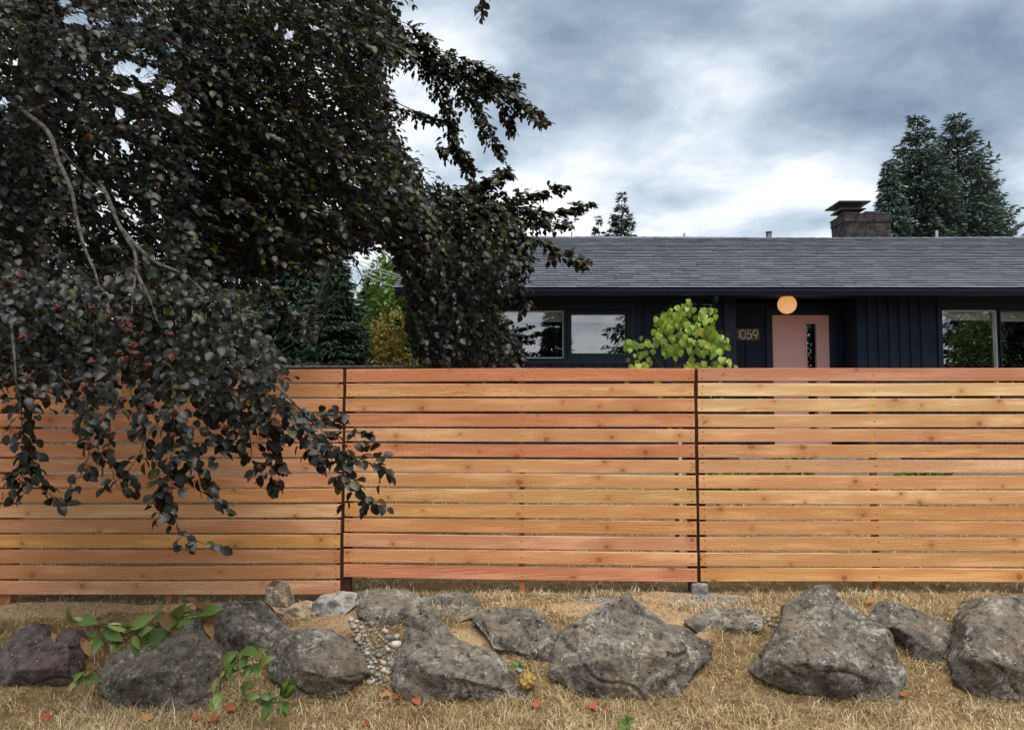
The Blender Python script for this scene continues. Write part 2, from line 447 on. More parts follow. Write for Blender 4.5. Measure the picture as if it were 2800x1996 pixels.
def part(name, V, faces, mat, parent=None, smooth=False, tint=None, origin=None):
    """mesh object from world-space vertices; origin: world point kept as the object's own origin"""
    V = np.asarray(V, dtype=np.float64)
    base = WL[parent] if parent is not None else Vector((0, 0, 0))
    if origin is None:
        origin = Vector(base) if parent is not None else Vector((V[:, 0].mean(), V[:, 1].mean(), V[:, 2].min()))
    me = mesh_np(name, V - np.array(origin)[None, :], faces if isinstance(faces, list) and len(faces) and isinstance(faces[0], np.ndarray) and faces[0].ndim == 2 else to_arrays(faces), mat, smooth, tint)
    o = bpy.data.objects.new(name, me)
    o.location = Vector(origin) - Vector(base)
    link(o, parent)
    WL[o] = Vector(origin)
    return o

def to_arrays(faces):
    tri = [f for f in faces if len(f) == 3]
    quad = [f for f in faces if len(f) == 4]
    out = []
    if tri: out.append(np.array(tri, dtype=np.int32))
    if quad: out.append(np.array(quad, dtype=np.int32))
    for f in faces:
        if len(f) > 4: out.append(np.array([f], dtype=np.int32))
    return out

class MB:
    """collects shapes in world space"""
    def __init__(self):
        self.v = []; self.f = []
    def add(self, vs, fs):
        k = len(self.v)
        self.v += [tuple(p) for p in vs]
        self.f += [tuple(i + k for i in q) for q in fs]
        return self
    def box(self, x0, x1, y0, y1, z0, z1, bev=0.0):
        if bev <= 0:
            vs = [(x, y, z) for z in (z0, z1) for y in (y0, y1) for x in (x0, x1)]
            return self.add(vs, [(0, 2, 3, 1), (4, 5, 7, 6), (0, 1, 5, 4), (2, 6, 7, 3), (0, 4, 6, 2), (1, 3, 7, 5)])
        b = bev
        vs = []
        for (xx, yy, zz) in ((0, b, b), (b, 0, b), (b, b, 0)):
            for z in (0, 1):
                for y in (0, 1):
                    for x in (0, 1):
                        vs.append((x0 + xx if x == 0 else x1 - xx, y0 + yy if y == 0 else y1 - yy, z0 + zz if z == 0 else z1 - zz))
        me = bmesh.new()
        for p in vs: me.verts.new(p)
        r = bmesh.ops.convex_hull(me, input=me.verts)
        me.verts.index_update()
        V = [tuple(p.co) for p in me.verts]
        Fs = [tuple(q.index for q in fc.verts) for fc in me.faces]
        me.free()
        return self.add(V, Fs)
    def tube(self, pts, rad, n=6, cap=True):
        pts = [Vector(p) for p in pts]
        m = len(pts)
        rad = [rad] * m if isinstance(rad, (int, float)) else rad
        k = len(self.v)
        prev = None
        for i, p in enumerate(pts):
            d = (pts[min(i + 1, m - 1)] - pts[max(i - 1, 0)])
            if d.length < 1e-9: d = Vector((0, 0, 1))
            d.normalize()
            if prev is None:
                a = d.orthogonal().normalized()
            else:
                a = (prev - d * prev.dot(d))
                a = a.normalized() if a.length > 1e-6 else d.orthogonal().normalized()
            prev = a
            b = d.cross(a)
            for j in range(n):
                t = 2 * math.pi * j / n
                self.v.append(tuple(p + (a * math.cos(t) + b * math.sin(t)) * rad[i]))
        for i in range(m - 1):
            for j in range(n):
                j2 = (j + 1) % n
                self.f.append((k + i * n + j, k + i * n + j2, k + (i + 1) * n + j2, k + (i + 1) * n + j))
        if cap:
            self.f.append(tuple(k + j for j in reversed(range(n))))
            self.f.append(tuple(k + (m - 1) * n + j for j in range(n)))
        return self
    def build(self, name, mat, parent=None, smooth=False, origin=None, tint=None):
        return part(name, np.array(self.v), self.f, mat, parent, smooth, tint, origin)

def smooth_path(pts, per=6):
    """Catmull-Rom through points"""
    pts = [Vector(p) for p in pts]
    out = []
    n = len(pts)
    for i in range(n - 1):
        p0, p1, p2, p3 = pts[max(i - 1, 0)], pts[i], pts[i + 1], pts[min(i + 2, n - 1)]
        for j in range(per):
            t = j / per
            out.append(0.5 * ((2 * p1) + (p2 - p0) * t + (2 * p0 - 5 * p1 + 4 * p2 - p3) * t * t + (-p0 + 3 * p1 - 3 * p2 + p3) * t ** 3))
    out.append(pts[-1])
    return out

rng = np.random.default_rng(7)
random.seed(7)

def unit(a):
    return a / np.maximum(np.linalg.norm(a, axis=-1, keepdims=True), 1e-9)

# ------------------------------------------------------------------ leaves (templates + vectorised instancing)
def leaf_template(rows, fold=0.25, droop=0.18, wave=0.0):
    """rows: (t, halfwidth). x along the leaf, y across, z normal. returns V, tris, quads"""
    V = []; ids = []
    for i, (t, w) in enumerate(rows):
        z = -droop * t * t
        if w <= 1e-6:
            ids.append((len(V),)); V.append((t, 0, z))
        else:
            wz = wave * (1 if i % 2 else -1)
            ids.append((len(V), len(V) + 1, len(V) + 2))
            V += [(t, -w, z + fold * w + wz), (t, 0, z), (t, w, z + fold * w - wz)]
    T = []; Q = []
    for a, b in zip(ids[:-1], ids[1:]):
        if len(a) == 1 and len(b) == 3:
            T += [(a[0], b[0], b[1]), (a[0], b[1], b[2])]
        elif len(a) == 3 and len(b) == 1:
            T += [(a[0], b[0], a[1]), (a[1], b[0], a[2])]
        else:
            Q += [(a[0], b[0], b[1], a[1]), (a[1], b[1], b[2], a[2])]
    return np.array(V), np.array(T, dtype=np.int32), np.array(Q, dtype=np.int32) if Q else np.zeros((0, 4), np.int32)

BEECH_HI = leaf_template([(0, 0), (0.08, 0.15), (0.24, 0.31), (0.40, 0.375), (0.48, 0.36), (0.58, 0.37), (0.68, 0.315), (0.78, 0.275), (0.89, 0.15), (1, 0)], 0.30, 0.22, 0.022)
BEECH_LO = leaf_template([(0, 0), (0.26, 0.31), (0.62, 0.34), (1, 0)], 0.30, 0.22)
HEART = leaf_template([(0, 0.001), (-0.10, 0.22), (0.05, 0.42), (0.28, 0.50), (0.55, 0.42), (0.80, 0.20), (1, 0)], 0.32, 0.20)
LANCE = leaf_template([(0, 0), (0.12, 0.09), (0.30, 0.19), (0.48, 0.225), (0.66, 0.20), (0.82, 0.12), (0.93, 0.045), (1, 0)], 0.40, 0.35)
OVAL = leaf_template([(0, 0), (0.3, 0.26), (0.7, 0.24), (1, 0)], 0.25, 0.15)

def frames(d, nrm):
    x = unit(d)
    n = nrm - (nrm * x).sum(-1, keepdims=True) * x
    n = unit(n)
    y = np.cross(n, x)
    return np.stack([x, y, n], axis=-1)      # columns

def leaf_mesh(tpl, pos, d, nrm, size):
    """returns V, tris, quads for N leaves"""
    V0, T0, Q0 = tpl
    N = len(pos); n = len(V0)
    Fm = frames(d, nrm)
    V = np.einsum('nij,kj->nki', Fm, V0) * size[:, None, None] + pos[:, None, :]
    off = (np.arange(N) * n)[:, None, None]
    T = (T0[None] + off).reshape(-1, 3)
    Q = (Q0[None] + off).reshape(-1, 4) if len(Q0) else np.zeros((0, 4), np.int32)
    return V.reshape(-1, 3), T, Q

def faces_of(T, Q):
    return [a for a in (np.asarray(T, np.int32), np.asarray(Q, np.int32)) if len(a)]

# ------------------------------------------------------------------ ground
def sstep(a, b, x):
    t = np.clip((x - a) / (b - a), 0, 1)
    return t * t * (3 - 2 * t)

GRD = random.Random(3)
def fbm(x, y, s, seed=0.0):
    out = np.zeros_like(x)
    for i, (fx, fy, ph) in enumerate(((1.0, 0.7, 0.3), (1.9, -1.3, 2.1), (-2.7, 2.9, 4.4), (4.9, 4.1, 1.2), (-8.3, 6.7, 5.5))):
        out += np.sin(s * (fx * x + fy * y) + ph + seed) * np.cos(s * (fy * x - fx * y) * 0.83 + ph * 1.7 - seed) / (1.4 ** i)
    return out

def gz(x, y):
    x = np.asarray(x, float); y = np.asarray(y, float)
    z = -1.605 + 0.355 * sstep(4.22, 4.92, y)
    z = z + 0.035 * sstep(4.92, 5.3, y)
    z = z + 0.40 * sstep(5.3, 10.2, y)
    z = z - 0.075 * (1 - sstep(-1.4, -0.9, x)) * sstep(4.4, 4.9, y) * (1 - sstep(6, 8, y))
    near = np.exp(-((y - 4.5) / 2.5) ** 2)
    z = z + 0.010 * fbm(x, y, 2.1) * near + 0.004 * fbm(x, y, 7.3, 1.0) * near
    return z

def sand_mask(x, y):
    """bare sandy soil patches, 0..1"""
    x = np.asarray(x, float); y = np.asarray(y, float)
    m = np.zeros_like(x)
    w = 0.10 * fbm(x, y, 4.0, 0.7)
    for (cx, cy, rx, ry) in ((0.62, 4.98, 0.42, 0.20), (0.95, 4.80, 0.30, 0.16), (-0.75, 5.10, 0.45, 0.16), (-1.15, 4.85, 0.30, 0.16), (1.22, 5.2, 0.4, 0.12),
                             (-3.2, 5.15, 0.7, 0.16), (-1.45, 5.12, 0.5, 0.10), (-0.30, 4.62, 0.26, 0.14), (3.3, 5.0, 0.4, 0.15), (-2.4, 5.2, 0.8, 0.08),
                             (-2.0, 4.40, 0.14, 0.16)):
        d = np.sqrt(((x - cx) / rx) ** 2 + ((y - cy) / ry) ** 2) + w
        m = np.maximum(m, 1 - sstep(0.75, 1.15, d))
    return m

def gravel_mask(x, y):
    x = np.asarray(x, float); y = np.asarray(y, float)
    m = np.zeros_like(x)
    w = 0.12 * fbm(x, y, 5.0, 2.7)
    for (cx, cy, rx, ry) in ((-0.92, 4.55, 0.10, 0.16), (-0.66, 5.16, 0.30, 0.09), (3.42, 5.15, 0.28, 0.11), (1.30, 5.16, 0.28, 0.10), (0.55, 5.16, 0.20, 0.07), (1.95, 4.75, 0.16, 0.08)):
        d = np.sqrt(((x - cx) / rx) ** 2 + ((y - cy) / ry) ** 2) + w
        m = np.maximum(m, 1 - sstep(0.7, 1.1, d))
    m = np.maximum(m, sstep(9.1, 9.5, y) * (1 - sstep(11.2, 11.4, y)))
    return m

def lin(a, b, n):
    return list(np.linspace(a, b, n, endpoint=False))
gx = np.array(lin(-600, -60, 8) + lin(-60, -8, 18) + lin(-8, -3.8, 22) + lin(-3.8, 3.8, 170) + lin(3.8, 14, 34) + lin(14, 60, 14) + list(np.linspace(60, 600, 9)))
gy = np.array(lin(-600, -60, 8) + lin(-60, 0, 20) + lin(0, 3.3, 16) + lin(3.3, 5.6, 80) + lin(5.6, 12, 36) + lin(12, 60, 22) + list(np.linspace(60, 900, 12)))
GX, GY = np.meshgrid(gx, gy)
GZ = gz(GX, GY)
nx, ny = len(gx), len(gy)
Vg = np.stack([GX, GY, GZ], -1).reshape(-1, 3)
ii = (np.arange(ny - 1)[:, None] * nx + np.arange(nx - 1)[None, :]).ravel()
Qg = np.stack([ii, ii + 1, ii + nx + 1, ii + nx], -1)

def ground_mat():
    t = NT('dry_lawn_soil')
    p = t.world_pos()
    s = t.n('ShaderNodeAttribute', attribute_name='sand').outputs['Fac']
    g = t.n('ShaderNodeAttribute', attribute_name='gravel').outputs['Fac']
    n1 = t.noise(p, 2.2, 5, 0.6)
    n2 = t.noise(p, 22.0, 6, 0.7)
    n3 = t.noise(p, 140.0, 4, 0.7)
    c = t.mix(t.smooth(n2, 0.3, 0.7), (0.085, 0.052, 0.026), (0.24, 0.16, 0.075))
    c = t.mix(t.smooth(n3, 0.5, 0.75), c, (0.36, 0.25, 0.11))
    c = t.mix(t.math('MULTIPLY', t.smooth(n1, 0.5, 0.68), 0.5), c, (0.14, 0.095, 0.05))
    sc = t.mix(t.smooth(n2, 0.35, 0.7), (0.27, 0.18, 0.10), (0.40, 0.28, 0.16))
    sc = t.mix(t.math('MULTIPLY', t.smooth(n3, 0.5, 0.8), 0.5), sc, (0.20, 0.14, 0.09))
    s = t.smooth(t.math('ADD', s, t.math('MULTIPLY', t.math('SUBTRACT', n2, 0.5), 1.1)), 0.25, 0.75)
    c = t.mix(s, c, sc)
    vor = t.n('ShaderNodeTexVoronoi', {'Vector': p, 'Scale': 75.0})
    gc = t.n('ShaderNodeSeparateColor', {0: vor.outputs['Color']}).outputs[0]
    gv = t.mix(gc, (0.13, 0.12, 0.11), (0.42, 0.41, 0.39))
    gv = t.mix(t.smooth(vor.outputs['Distance'], 0.3, 0.6), gv, (0.05, 0.045, 0.04))
    c = t.mix(t.math('MULTIPLY', g, 0.8), c, gv)
    h = t.math('ADD', n2, t.math('MULTIPLY', n3, 0.6))
    return t.done(t.principled(c, 0.95, 0.15, t.bump(h, 0.7, 0.02)))
M['ground'] = ground_mat()
me = mesh_np('ground', Vg, [Qg.astype(np.int32)], M['ground'], True)
for nm, fn in (('sand', sand_mask), ('gravel', gravel_mask)):
    at = me.attributes.new(nm, 'FLOAT', 'POINT')
    at.data.foreach_set('value', fn(GX, GY).ravel().astype(np.float32))
ground = link(bpy.data.objects.new('ground', me))
tag(ground, 'dry straw coloured lawn and bare sandy soil', None, kind='structure')

# ------------------------------------------------------------------ house
HY = 11.70            # front wall face
HX0, HX1 = P(1188, 900, HY).x, 13.0
ZFL = -0.60           # floor level
SOF = P(1500, 814, HY).z           # soffit height at the wall
EY = 11.08            # eave edge
ZE = P(1500, 788, EY).z            # eave shingle edge
RIDGE_Y = EY + 4.85
ZR = P(1900, 651, RIDGE_Y).z
HBACK = RIDGE_Y + (RIDGE_Y - HY)
house = empty('house', ((HX0 + HX1) / 2, HY, -0.85), 'long single storey navy board and batten house with grey shingle roof and pink door', 'house')

REC0, REC1, RECY = P(2010, 900, HY).x, P(2345, 900, HY).x, 12.27

def wall_cells(x0, x1, z0, z1, holes):
    xs = sorted({x0, x1, *[h[0] for h in holes], *[h[1] for h in holes]})
    zs = sorted({z0, z1, *[h[2] for h in holes], *[h[3] for h in holes]})
    out = []
    for i in range(len(xs) - 1):
        for j in range(len(zs) - 1):
            cx, cz = (xs[i] + xs[i + 1]) / 2, (zs[j] + zs[j + 1]) / 2
            if any(h[0] < cx < h[1] and h[2] < cz < h[3] for h in holes):
                continue
            out.append((xs[i], xs[i + 1], zs[j], zs[j + 1]))
    return out

# window openings: photo pixel rectangles on the front wall (u0,u1,v0,v1) of the opening
def rect(u0, u1, v0, v1, Y=HY):
    a = P(u0, v1, Y); b = P(u1, v0, Y)
    return [a.x, b.x, a.z, b.z]
WIN = [dict(r=rect(1204, 1546, 845, 985), light=True, blind=0.16), dict(r=rect(1554, 1722, 851, 986), light=False, blind=0.12),
       dict(r=rect(2578, 2730, 843, 1098), light=True, blind=0.15), dict(r=rect(2736, 2905, 843, 1098), light=False, blind=0.15)]
WIN.append(dict(r=[HX0 + 9.9, HX0 + 11.6, -0.1, 1.45], light=False, blind=0.15))
holes = [w['r'] for w in WIN] + [[REC0, REC1, -0.95, SOF + 0.12]]
wm = MB()
for (x0, x1, z0, z1) in wall_cells(HX0, HX1, -0.95, SOF + 0.12, holes):
    wm.box(x0, x1, HY, HY + 0.12, z0, z1)
wm.box(HX0, HX0 + 0.12, HY + 0.121, HBACK, -0.95, SOF + 0.1)
wm.box(HX1 - 0.12, HX1, HY + 0.121, HBACK, -0.95, SOF + 0.1)
wm.box(HX0 + 0.121, HX1 - 0.121, HBACK - 0.12, HBACK, -0.95, SOF + 0.1)
# gable triangles
for gx0 in (HX0, HX1 - 0.12):
    zz = SOF + 0.1
    tri = [(gx0, HY, zz), (gx0, HBACK, zz), (gx0, RIDGE_Y, ZR - 0.25), (gx0 + 0.12, HY, zz), (gx0 + 0.12, HBACK, zz), (gx0 + 0.12, RIDGE_Y, ZR - 0.25)]
    wm.add(tri, [(0, 1, 2), (3, 5, 4), (0, 3, 4, 1), (1, 4, 5, 2), (2, 5, 3, 0)])
wm.build('wall', M['navy'], house)
# recessed porch walls, with door opening left in the back
DR = rect(2106, 2270, 858, 1243, RECY)
rm = MB()
for (x0, x1, z0, z1) in wall_cells(REC0 - 0.1, REC1 + 0.1, -0.95, SOF + 0.12, [DR]):
    rm.box(x0, x1, RECY, RECY + 0.1, z0, z1)
rm.box(REC0 - 0.1, REC0, HY + 0.121, RECY, -0.95, SOF + 0.1)
rm.box(REC1, REC1 + 0.1, HY + 0.121, RECY, -0.95, SOF + 0.1)
rm.build('porch_wall', M['navy'], house)
MB().box(REC0 - 0.2, REC1 + 0.2, 10.9, RECY, -0.95, ZFL - 0.03).build('porch_slab', M['concrete'], house)
MB().box(HX0 + 0.13, HX1 - 0.13, RECY + 0.101, HBACK - 0.13, -0.9, ZFL - 0.02).build('room_floor', M['room'], house)
MB().box(HX0 + 0.13, HX1 - 0.13, HY + 0.122, HBACK - 0.13, SOF + 0.0, SOF + 0.06).build('room_ceiling', M['room'], house)

# battens every 0.163 m on the front wall (12-triangle pieces sharing one mesh)
BAT = 0.163
def batten_mesh(h):
    b = MB().box(-0.0475, 0.0475, -0.022, -0.001, 0, h)
    return mesh_np('batten', np.array(b.v), to_arrays(b.f), M['navy'])
def put_battens(x0, x1, z0, z1, y, ph=0.0):
    me_ = batten_mesh(z1 - z0)
    x = x0 + 0.05 + ph
    while x < x1 - 0.045:
        o = bpy.data.objects.new('batten', me_)
        o.location = Vector((x, y, z0)) - WL[house]
        link(o, house)
        x += BAT
zt = SOF - 0.002
for (a, b) in ((HX0, WIN[0]['r'][0]),):
    pass
W0, W1, W2, W3, W4 = [w['r'] for w in WIN]
put_battens(HX0, W1[1] + 0.02, -0.9, W0[2] - 0.06, HY)                  # under the left windows
put_battens(W1[1] + 0.05, REC0 - 0.18, -0.9, zt, HY)
put_battens(REC1 - 0.02, W2[0] - 0.05, -0.9, zt, HY)
put_battens(W2[0] - 0.05, W3[1] + 0.05, -0.9, W2[2] - 0.06, HY)
put_battens(W3[1] + 0.06, W4[0] - 0.05, -0.9, zt, HY)
put_battens(W4[0] - 0.05, W4[1] + 0.05, -0.9, W4[2] - 0.06, HY)
put_battens(W4[1] + 0.06, HX1, -0.9, zt, HY)
put_battens(REC0, DR[0] - 0.12, -0.6, 1.15, RECY)
put_battens(DR[1] + 0.12, REC1, -0.6, zt, RECY)
# trim boards
MB().box(HX0 - 0.02, W1[1] + 0.10, HY - 0.027, HY - 0.0005, W0[2] - 0.055, W0[2] - 0.005).build('window_sill', M['navy_trim'], house)
MB().box(HX0 - 0.02, W1[1] + 0.10, HY - 0.02, HY - 0.0005, W0[3] + 0.004, zt).build('window_header', M['navy_trim'], house)
MB().box(W2[0] - 0.04, W3[1] + 0.1, HY - 0.02, HY - 0.0005, W2[3] + 0.004, zt).build('window_header', M['navy_trim'], house)
MB().box(W1[1] + 0.004, W1[1] + 0.06, HY - 0.03, HY - 0.0005, W0[2] - 0.05, W0[3]).build('window_casing', M['navy_trim'], house)
MB().box(REC0 - 0.17, REC0 + 0.003, HY - 0.035, HY + 0.14, -0.9, zt - 0.002).build('corner_board', M['navy_trim'], house)
MB().box(W2[0] - 0.05, W2[0] - 0.004, HY - 0.03, HY - 0.0005, W2[2], W2[3]).build('window_casing', M['navy_trim'], house)

for w in WIN:
    x0, x1, z0, z1 = w['r']
    fr = MB(); t = 0.045 if not w['light'] else 0.03
    for bx in ((x0, x0 + t, z0, z1), (x1 - t, x1, z0, z1), (x0 + t, x1 - t, z0, z0 + t), (x0 + t, x1 - t, z1 - t, z1)):
        fr.box(bx[0], bx[1], HY - 0.012, HY + 0.09, bx[2], bx[3])
    wo = fr.build('window', M['navy_trim'], house)
    ins = MB(); t2 = 0.014 if w['light'] else 0.008
    a0, a1, b0, b1 = x0 + t, x1 - t, z0 + t, z1 - t
    if not w['light']:
        b0 += 0.06; a1 -= 0.02
        MB().box(a0, x1 - t, HY + 0.004, HY + 0.08, z0 + t, b0 - 0.001).build('lower_sash', M['navy_trim'], wo)
    for bx in ((a0, a0 + t2, b0, b1), (a1 - t2, a1, b0, b1), (a0 + t2, a1 - t2, b0, b0 + t2), (a0 + t2, a1 - t2, b1 - t2, b1)):
        ins.box(bx[0], bx[1], HY + 0.012, HY + 0.07, bx[2], bx[3])
    ins.build('sash', M['white_frame'] if w['light'] else M['metal_grey'], wo)
    MB().box(a0 + t2, a1 - t2, HY + 0.036, HY + 0.042, b0 + t2, b1 - t2).build('pane', M['glass'], wo)
    bl = MB()
    hb = w['blind']; k = 3
    for q in range(k):
        bl.box(a0 + 0.01, a1 - 0.01, HY + 0.10 - 0.004 * q, HY + 0.125 + 0.01 * (q % 2), b1 - hb * (q + 1) / k + 0.003, b1 - hb * q / k)
    bl.build('blind', M['blind'], wo)
    if w['light'] and x0 > 3:
        MB().box(a1 - 0.045, a1 - t2, HY + 0.044, HY + 0.075, b0, b1 - 0.0).build('jamb', M['white_frame'], wo)

# door
dz0 = ZFL - 0.01
door = MB()
dx0, dx1, dzt = P(2110, 862, RECY).x, P(2266, 862, RECY).x, P(2110, 862, RECY).z
GL = [P(2205, 885, RECY).x, P(2231, 885, RECY).x, dz0 + 0.35, P(2205, 885, RECY).z]
for (x0, x1, z0, z1) in wall_cells(dx0, dx1, dz0, dzt, [GL]):
    door.box(x0, x1, RECY + 0.008, RECY + 0.052, z0, z1)
door_o = door.build('door', M['pink'], house)
pf = MB(); t = 0.022
for bx in ((GL[0] - t, GL[0], GL[2] - t, GL[3] + t), (GL[1], GL[1] + t, GL[2] - t, GL[3] + t), (GL[0], GL[1], GL[3], GL[3] + t), (GL[0], GL[1], GL[2] - t, GL[2])):
    pf.box(bx[0], bx[1], RECY - 0.006, RECY + 0.0078, bx[2], bx[3])
pf.build('glazing_bead', M['pink'], door_o)
MB().box(GL[0], GL[1], RECY + 0.02, RECY + 0.03, GL[2], GL[3]).build('door_pane', M['glass'], door_o)
MB().tube([(dx0 + 0.07, RECY - 0.06, 0.40), (dx0 + 0.07, RECY + 0.008, 0.40)], [0.028, 0.02], 10).build('door_knob', M['metal_dark'], door_o, True)
dj = MB()
dj.box(dx0 - 0.10, dx0 - 0.002, RECY - 0.03, RECY + 0.06, dz0, dzt + 0.10)
dj.box(dx1 + 0.002, dx1 + 0.10, RECY - 0.03, RECY + 0.06, dz0, dzt + 0.10)
dj.box(dx0 - 0.002, dx1 + 0.002, RECY - 0.03, RECY + 0.06, dzt + 0.003, dzt + 0.10)
dj.build('door_frame', M['navy_trim'], house)

# eave: soffit, fascia, gutter, downspout
MB().box(HX0 - 0.45, HX1 + 0.45, EY + 0.06, RECY + 0.2, SOF, SOF + 0.03).build('soffit', M['navy_trim'], house)
MB().box(HX0 - 0.45, HX1 + 0.45, EY + 0.02, EY + 0.058, SOF - 0.012, ZE - 0.03).build('fascia', M['navy_trim'], house)
g = MB()
prof = [(EY + 0.018, ZE - 0.035), (EY + 0.018, ZE - 0.115), (EY - 0.05, ZE - 0.115), (EY - 0.065, ZE - 0.09), (EY - 0.085, ZE - 0.055), (EY - 0.09, ZE - 0.022), (EY - 0.078, ZE - 0.022), (EY - 0.072, ZE - 0.06), (EY - 0.05, ZE - 0.10), (EY + 0.01, ZE - 0.105), (EY + 0.01, ZE - 0.035)]
k = len(prof)
vs = [(HX0 - 0.5, y, z) for y, z in prof] + [(HX1 + 0.5, y, z) for y, z in prof]
fs = [(i, (i + 1) % k, k + (i + 1) % k, k + i) for i in range(k)] + [tuple(reversed(range(k))), tuple(range(k, 2 * k))]
g.add(vs, fs)
g.build('gutter', M['navy_trim'], house)
xd = P(1956, 820, EY).x
ds = MB().tube([(xd, EY - 0.03, ZE - 0.11), (xd, EY - 0.02, ZE - 0.17), (xd + 0.02, EY + 0.25, ZE - 0.26), (xd + 0.10, HY - 0.08, ZE - 0.42), (xd + 0.10, HY - 0.07, -0.7)], 0.036, 8)
ds.build('downspout', M['navy_trim'], house)

# roof deck and shingles
slope = (ZR - ZE) / (RIDGE_Y - EY)
RX0, RX1 = HX0 - 0.55, HX1 + 0.55
deck = MB()
dt = 0.10
sag = lambda x: 0.0
deck.add([(RX0 + .03, EY + 0.03, ZE - 0.012), (RX1 - .03, EY + 0.03, ZE - 0.012), (RX1 - .03, RIDGE_Y, ZR - 0.012), (RX0 + .03, RIDGE_Y, ZR - 0.012),
          (RX0 + .03, EY + 0.03, ZE - 0.03), (RX1 - .03, EY + 0.03, ZE - 0.03), (RX1 - .03, RIDGE_Y, ZR - dt), (RX0 + .03, RIDGE_Y, ZR - dt)],
         [(0, 1, 2, 3), (7, 6, 5, 4), (0, 4, 5, 1), (0, 3, 7, 4), (1, 5, 6, 2)])
by = 2 * RIDGE_Y - EY
deck.add([(RX0, by, ZE), (RX1, by, ZE), (RX1, RIDGE_Y + .002, ZR - .004), (RX0, RIDGE_Y + .002, ZR - .004), (RX0, by, ZE - 0.03), (RX1, by, ZE - 0.03), (RX1, RIDGE_Y + .002, ZR - dt), (RX0, RIDGE_Y + .002, ZR - dt)],
         [(0, 3, 2, 1), (4, 5, 6, 7), (0, 1, 5, 4), (0, 4, 7, 3), (1, 2, 6, 5)])
roof = deck.build('roof', M['metal_dark'], house)
L = math.hypot(RIDGE_Y - EY, ZR - ZE)
ca, sa = (RIDGE_Y - EY) / L, (ZR - ZE) / L
NC = 31
ex = L / NC
srng = random.Random(11)
def shingle_verts(w, lift, jl, jr):
    """local frame: x along eave, s up the slope, n normal"""
    th = 0.008
    ll = ex * 1.25
    pts = []
    for (x, s) in ((jl, 0), (w + jr, 0), (w, ll), (0, ll)):
        for n_ in (0, 1):
            base = (0.017 + lift) * (1 - s / ll) + 0.0015
            nn = base - 0.0155 * (1 - s / ll) * (1 - n_) if n_ == 0 else base
            pts.append((x, s * ca - nn * sa, s * sa + nn * ca))
    fs = [(1, 3, 5, 7), (0, 2, 3, 1), (0, 1, 7, 6), (2, 4, 5, 3)]
    return pts, fs
rest = MB(); rest_t = []
near = []
bias = [srng.uniform(0, 0.3) for _ in range(NC)]
for r_ in range(NC):
    x = RX0 - bias[r_]
    s0 = r_ * ex - 0.012
    while x < RX1:
        w = srng.choice([0.30, 0.30, 0.30, 0.28, 0.17])
        w_ = w - 0.006
        xx0 = max(x, RX0); xx1 = min(x + w_, RX1)
        if xx1 - xx0 > 0.04:
            wob = 0.006 * math.sin(xx0 * 1.7 + r_ * 0.6) + srng.uniform(-0.004, 0.004)
            pts, fs = shingle_verts(xx1 - xx0, srng.uniform(0, 0.004), srng.uniform(-.002, .002), srng.uniform(-.002, .002))
            o3 = Vector((xx0, EY + (s0 + wob) * ca, ZE + (s0 + wob) * sa))
            if r_ < 7 and xx1 > -1.6 and xx0 < 8.2:
                near.append((pts, fs, o3))
            else:
                kk = len(rest.v)
                rest.add([Vector(p) + o3 for p in pts], fs)
                rest_t += [srng.random()] * 8
        x += w
for i, (pts, fs, o3) in enumerate(near):
    me_ = mesh_np('shingle', np.array(pts), to_arrays(fs), M['shingle'])
    me_.materials.append(M['shingle_edge'])
    for q_ in (1, 2, 3): me_.polygons[q_].material_index = 1
    o = bpy.data.objects.new('shingle', me_)
    o.location = o3 - WL[roof]
    link(o, roof)
so = rest.build('shingles_of_upper_courses', M['shingle'], roof, tint=rest_t)
so['kind'] = 'stuff'
so.data.materials.append(M['shingle_edge'])
mi_ = np.zeros(len(so.data.polygons), np.int32); mi_[np.arange(len(mi_)) % 4 != 0] = 1
so.data.polygons.foreach_set('material_index', mi_)
# ridge caps
xr = RX0
while xr < RX1:
    z_ = ZR + 0.012 + 0.012 * math.sin(xr * 0.55 + 1)
    mb = MB()
    mb.add([(xr, RIDGE_Y - 0.15, z_ - 0.15 * slope + .004), (xr + 0.24, RIDGE_Y - 0.15, z_ - 0.15 * slope - .002), (xr + 0.24, RIDGE_Y, z_ + .006), (xr, RIDGE_Y, z_ + .016), (xr + 0.24, RIDGE_Y + 0.15, z_ - 0.15 * slope), (xr, RIDGE_Y + 0.15, z_ - 0.15 * slope),
            (xr, RIDGE_Y - 0.15, z_ - 0.15 * slope - .012), (xr + 0.24, RIDGE_Y - 0.15, z_ - 0.15 * slope - .018)],
           [(0, 1, 2, 3), (3, 2, 4, 5), (6, 7, 1, 0), (6, 0, 3, 5)])
    mb.build('ridge_cap', M['shingle'], roof)
    xr += 0.235
# vent pipes
for (u, v0, wpx, m_) in ((1871, 639, 6, 'metal_grey'), (2102, 635, 15, 'metal_dark'), (2561, 631, 8, 'metal_grey')):
    yv = RIDGE_Y + 0.35
    top = P(u, v0, yv)
    rr = wpx / 2 / F * yv
    mb = MB().tube([(top.x, yv, ZR - 0.3), (top.x, yv, top.z)], rr, 12)
    if wpx > 10:
        mb.tube([(top.x, yv, top.z - 0.02), (top.x, yv, top.z + 0.006), (top.x, yv, top.z + 0.018)], [rr * 1.12, rr * 1.12, rr * 0.4], 12)
    mb.build('vent_pipe', M[m_], roof, True)

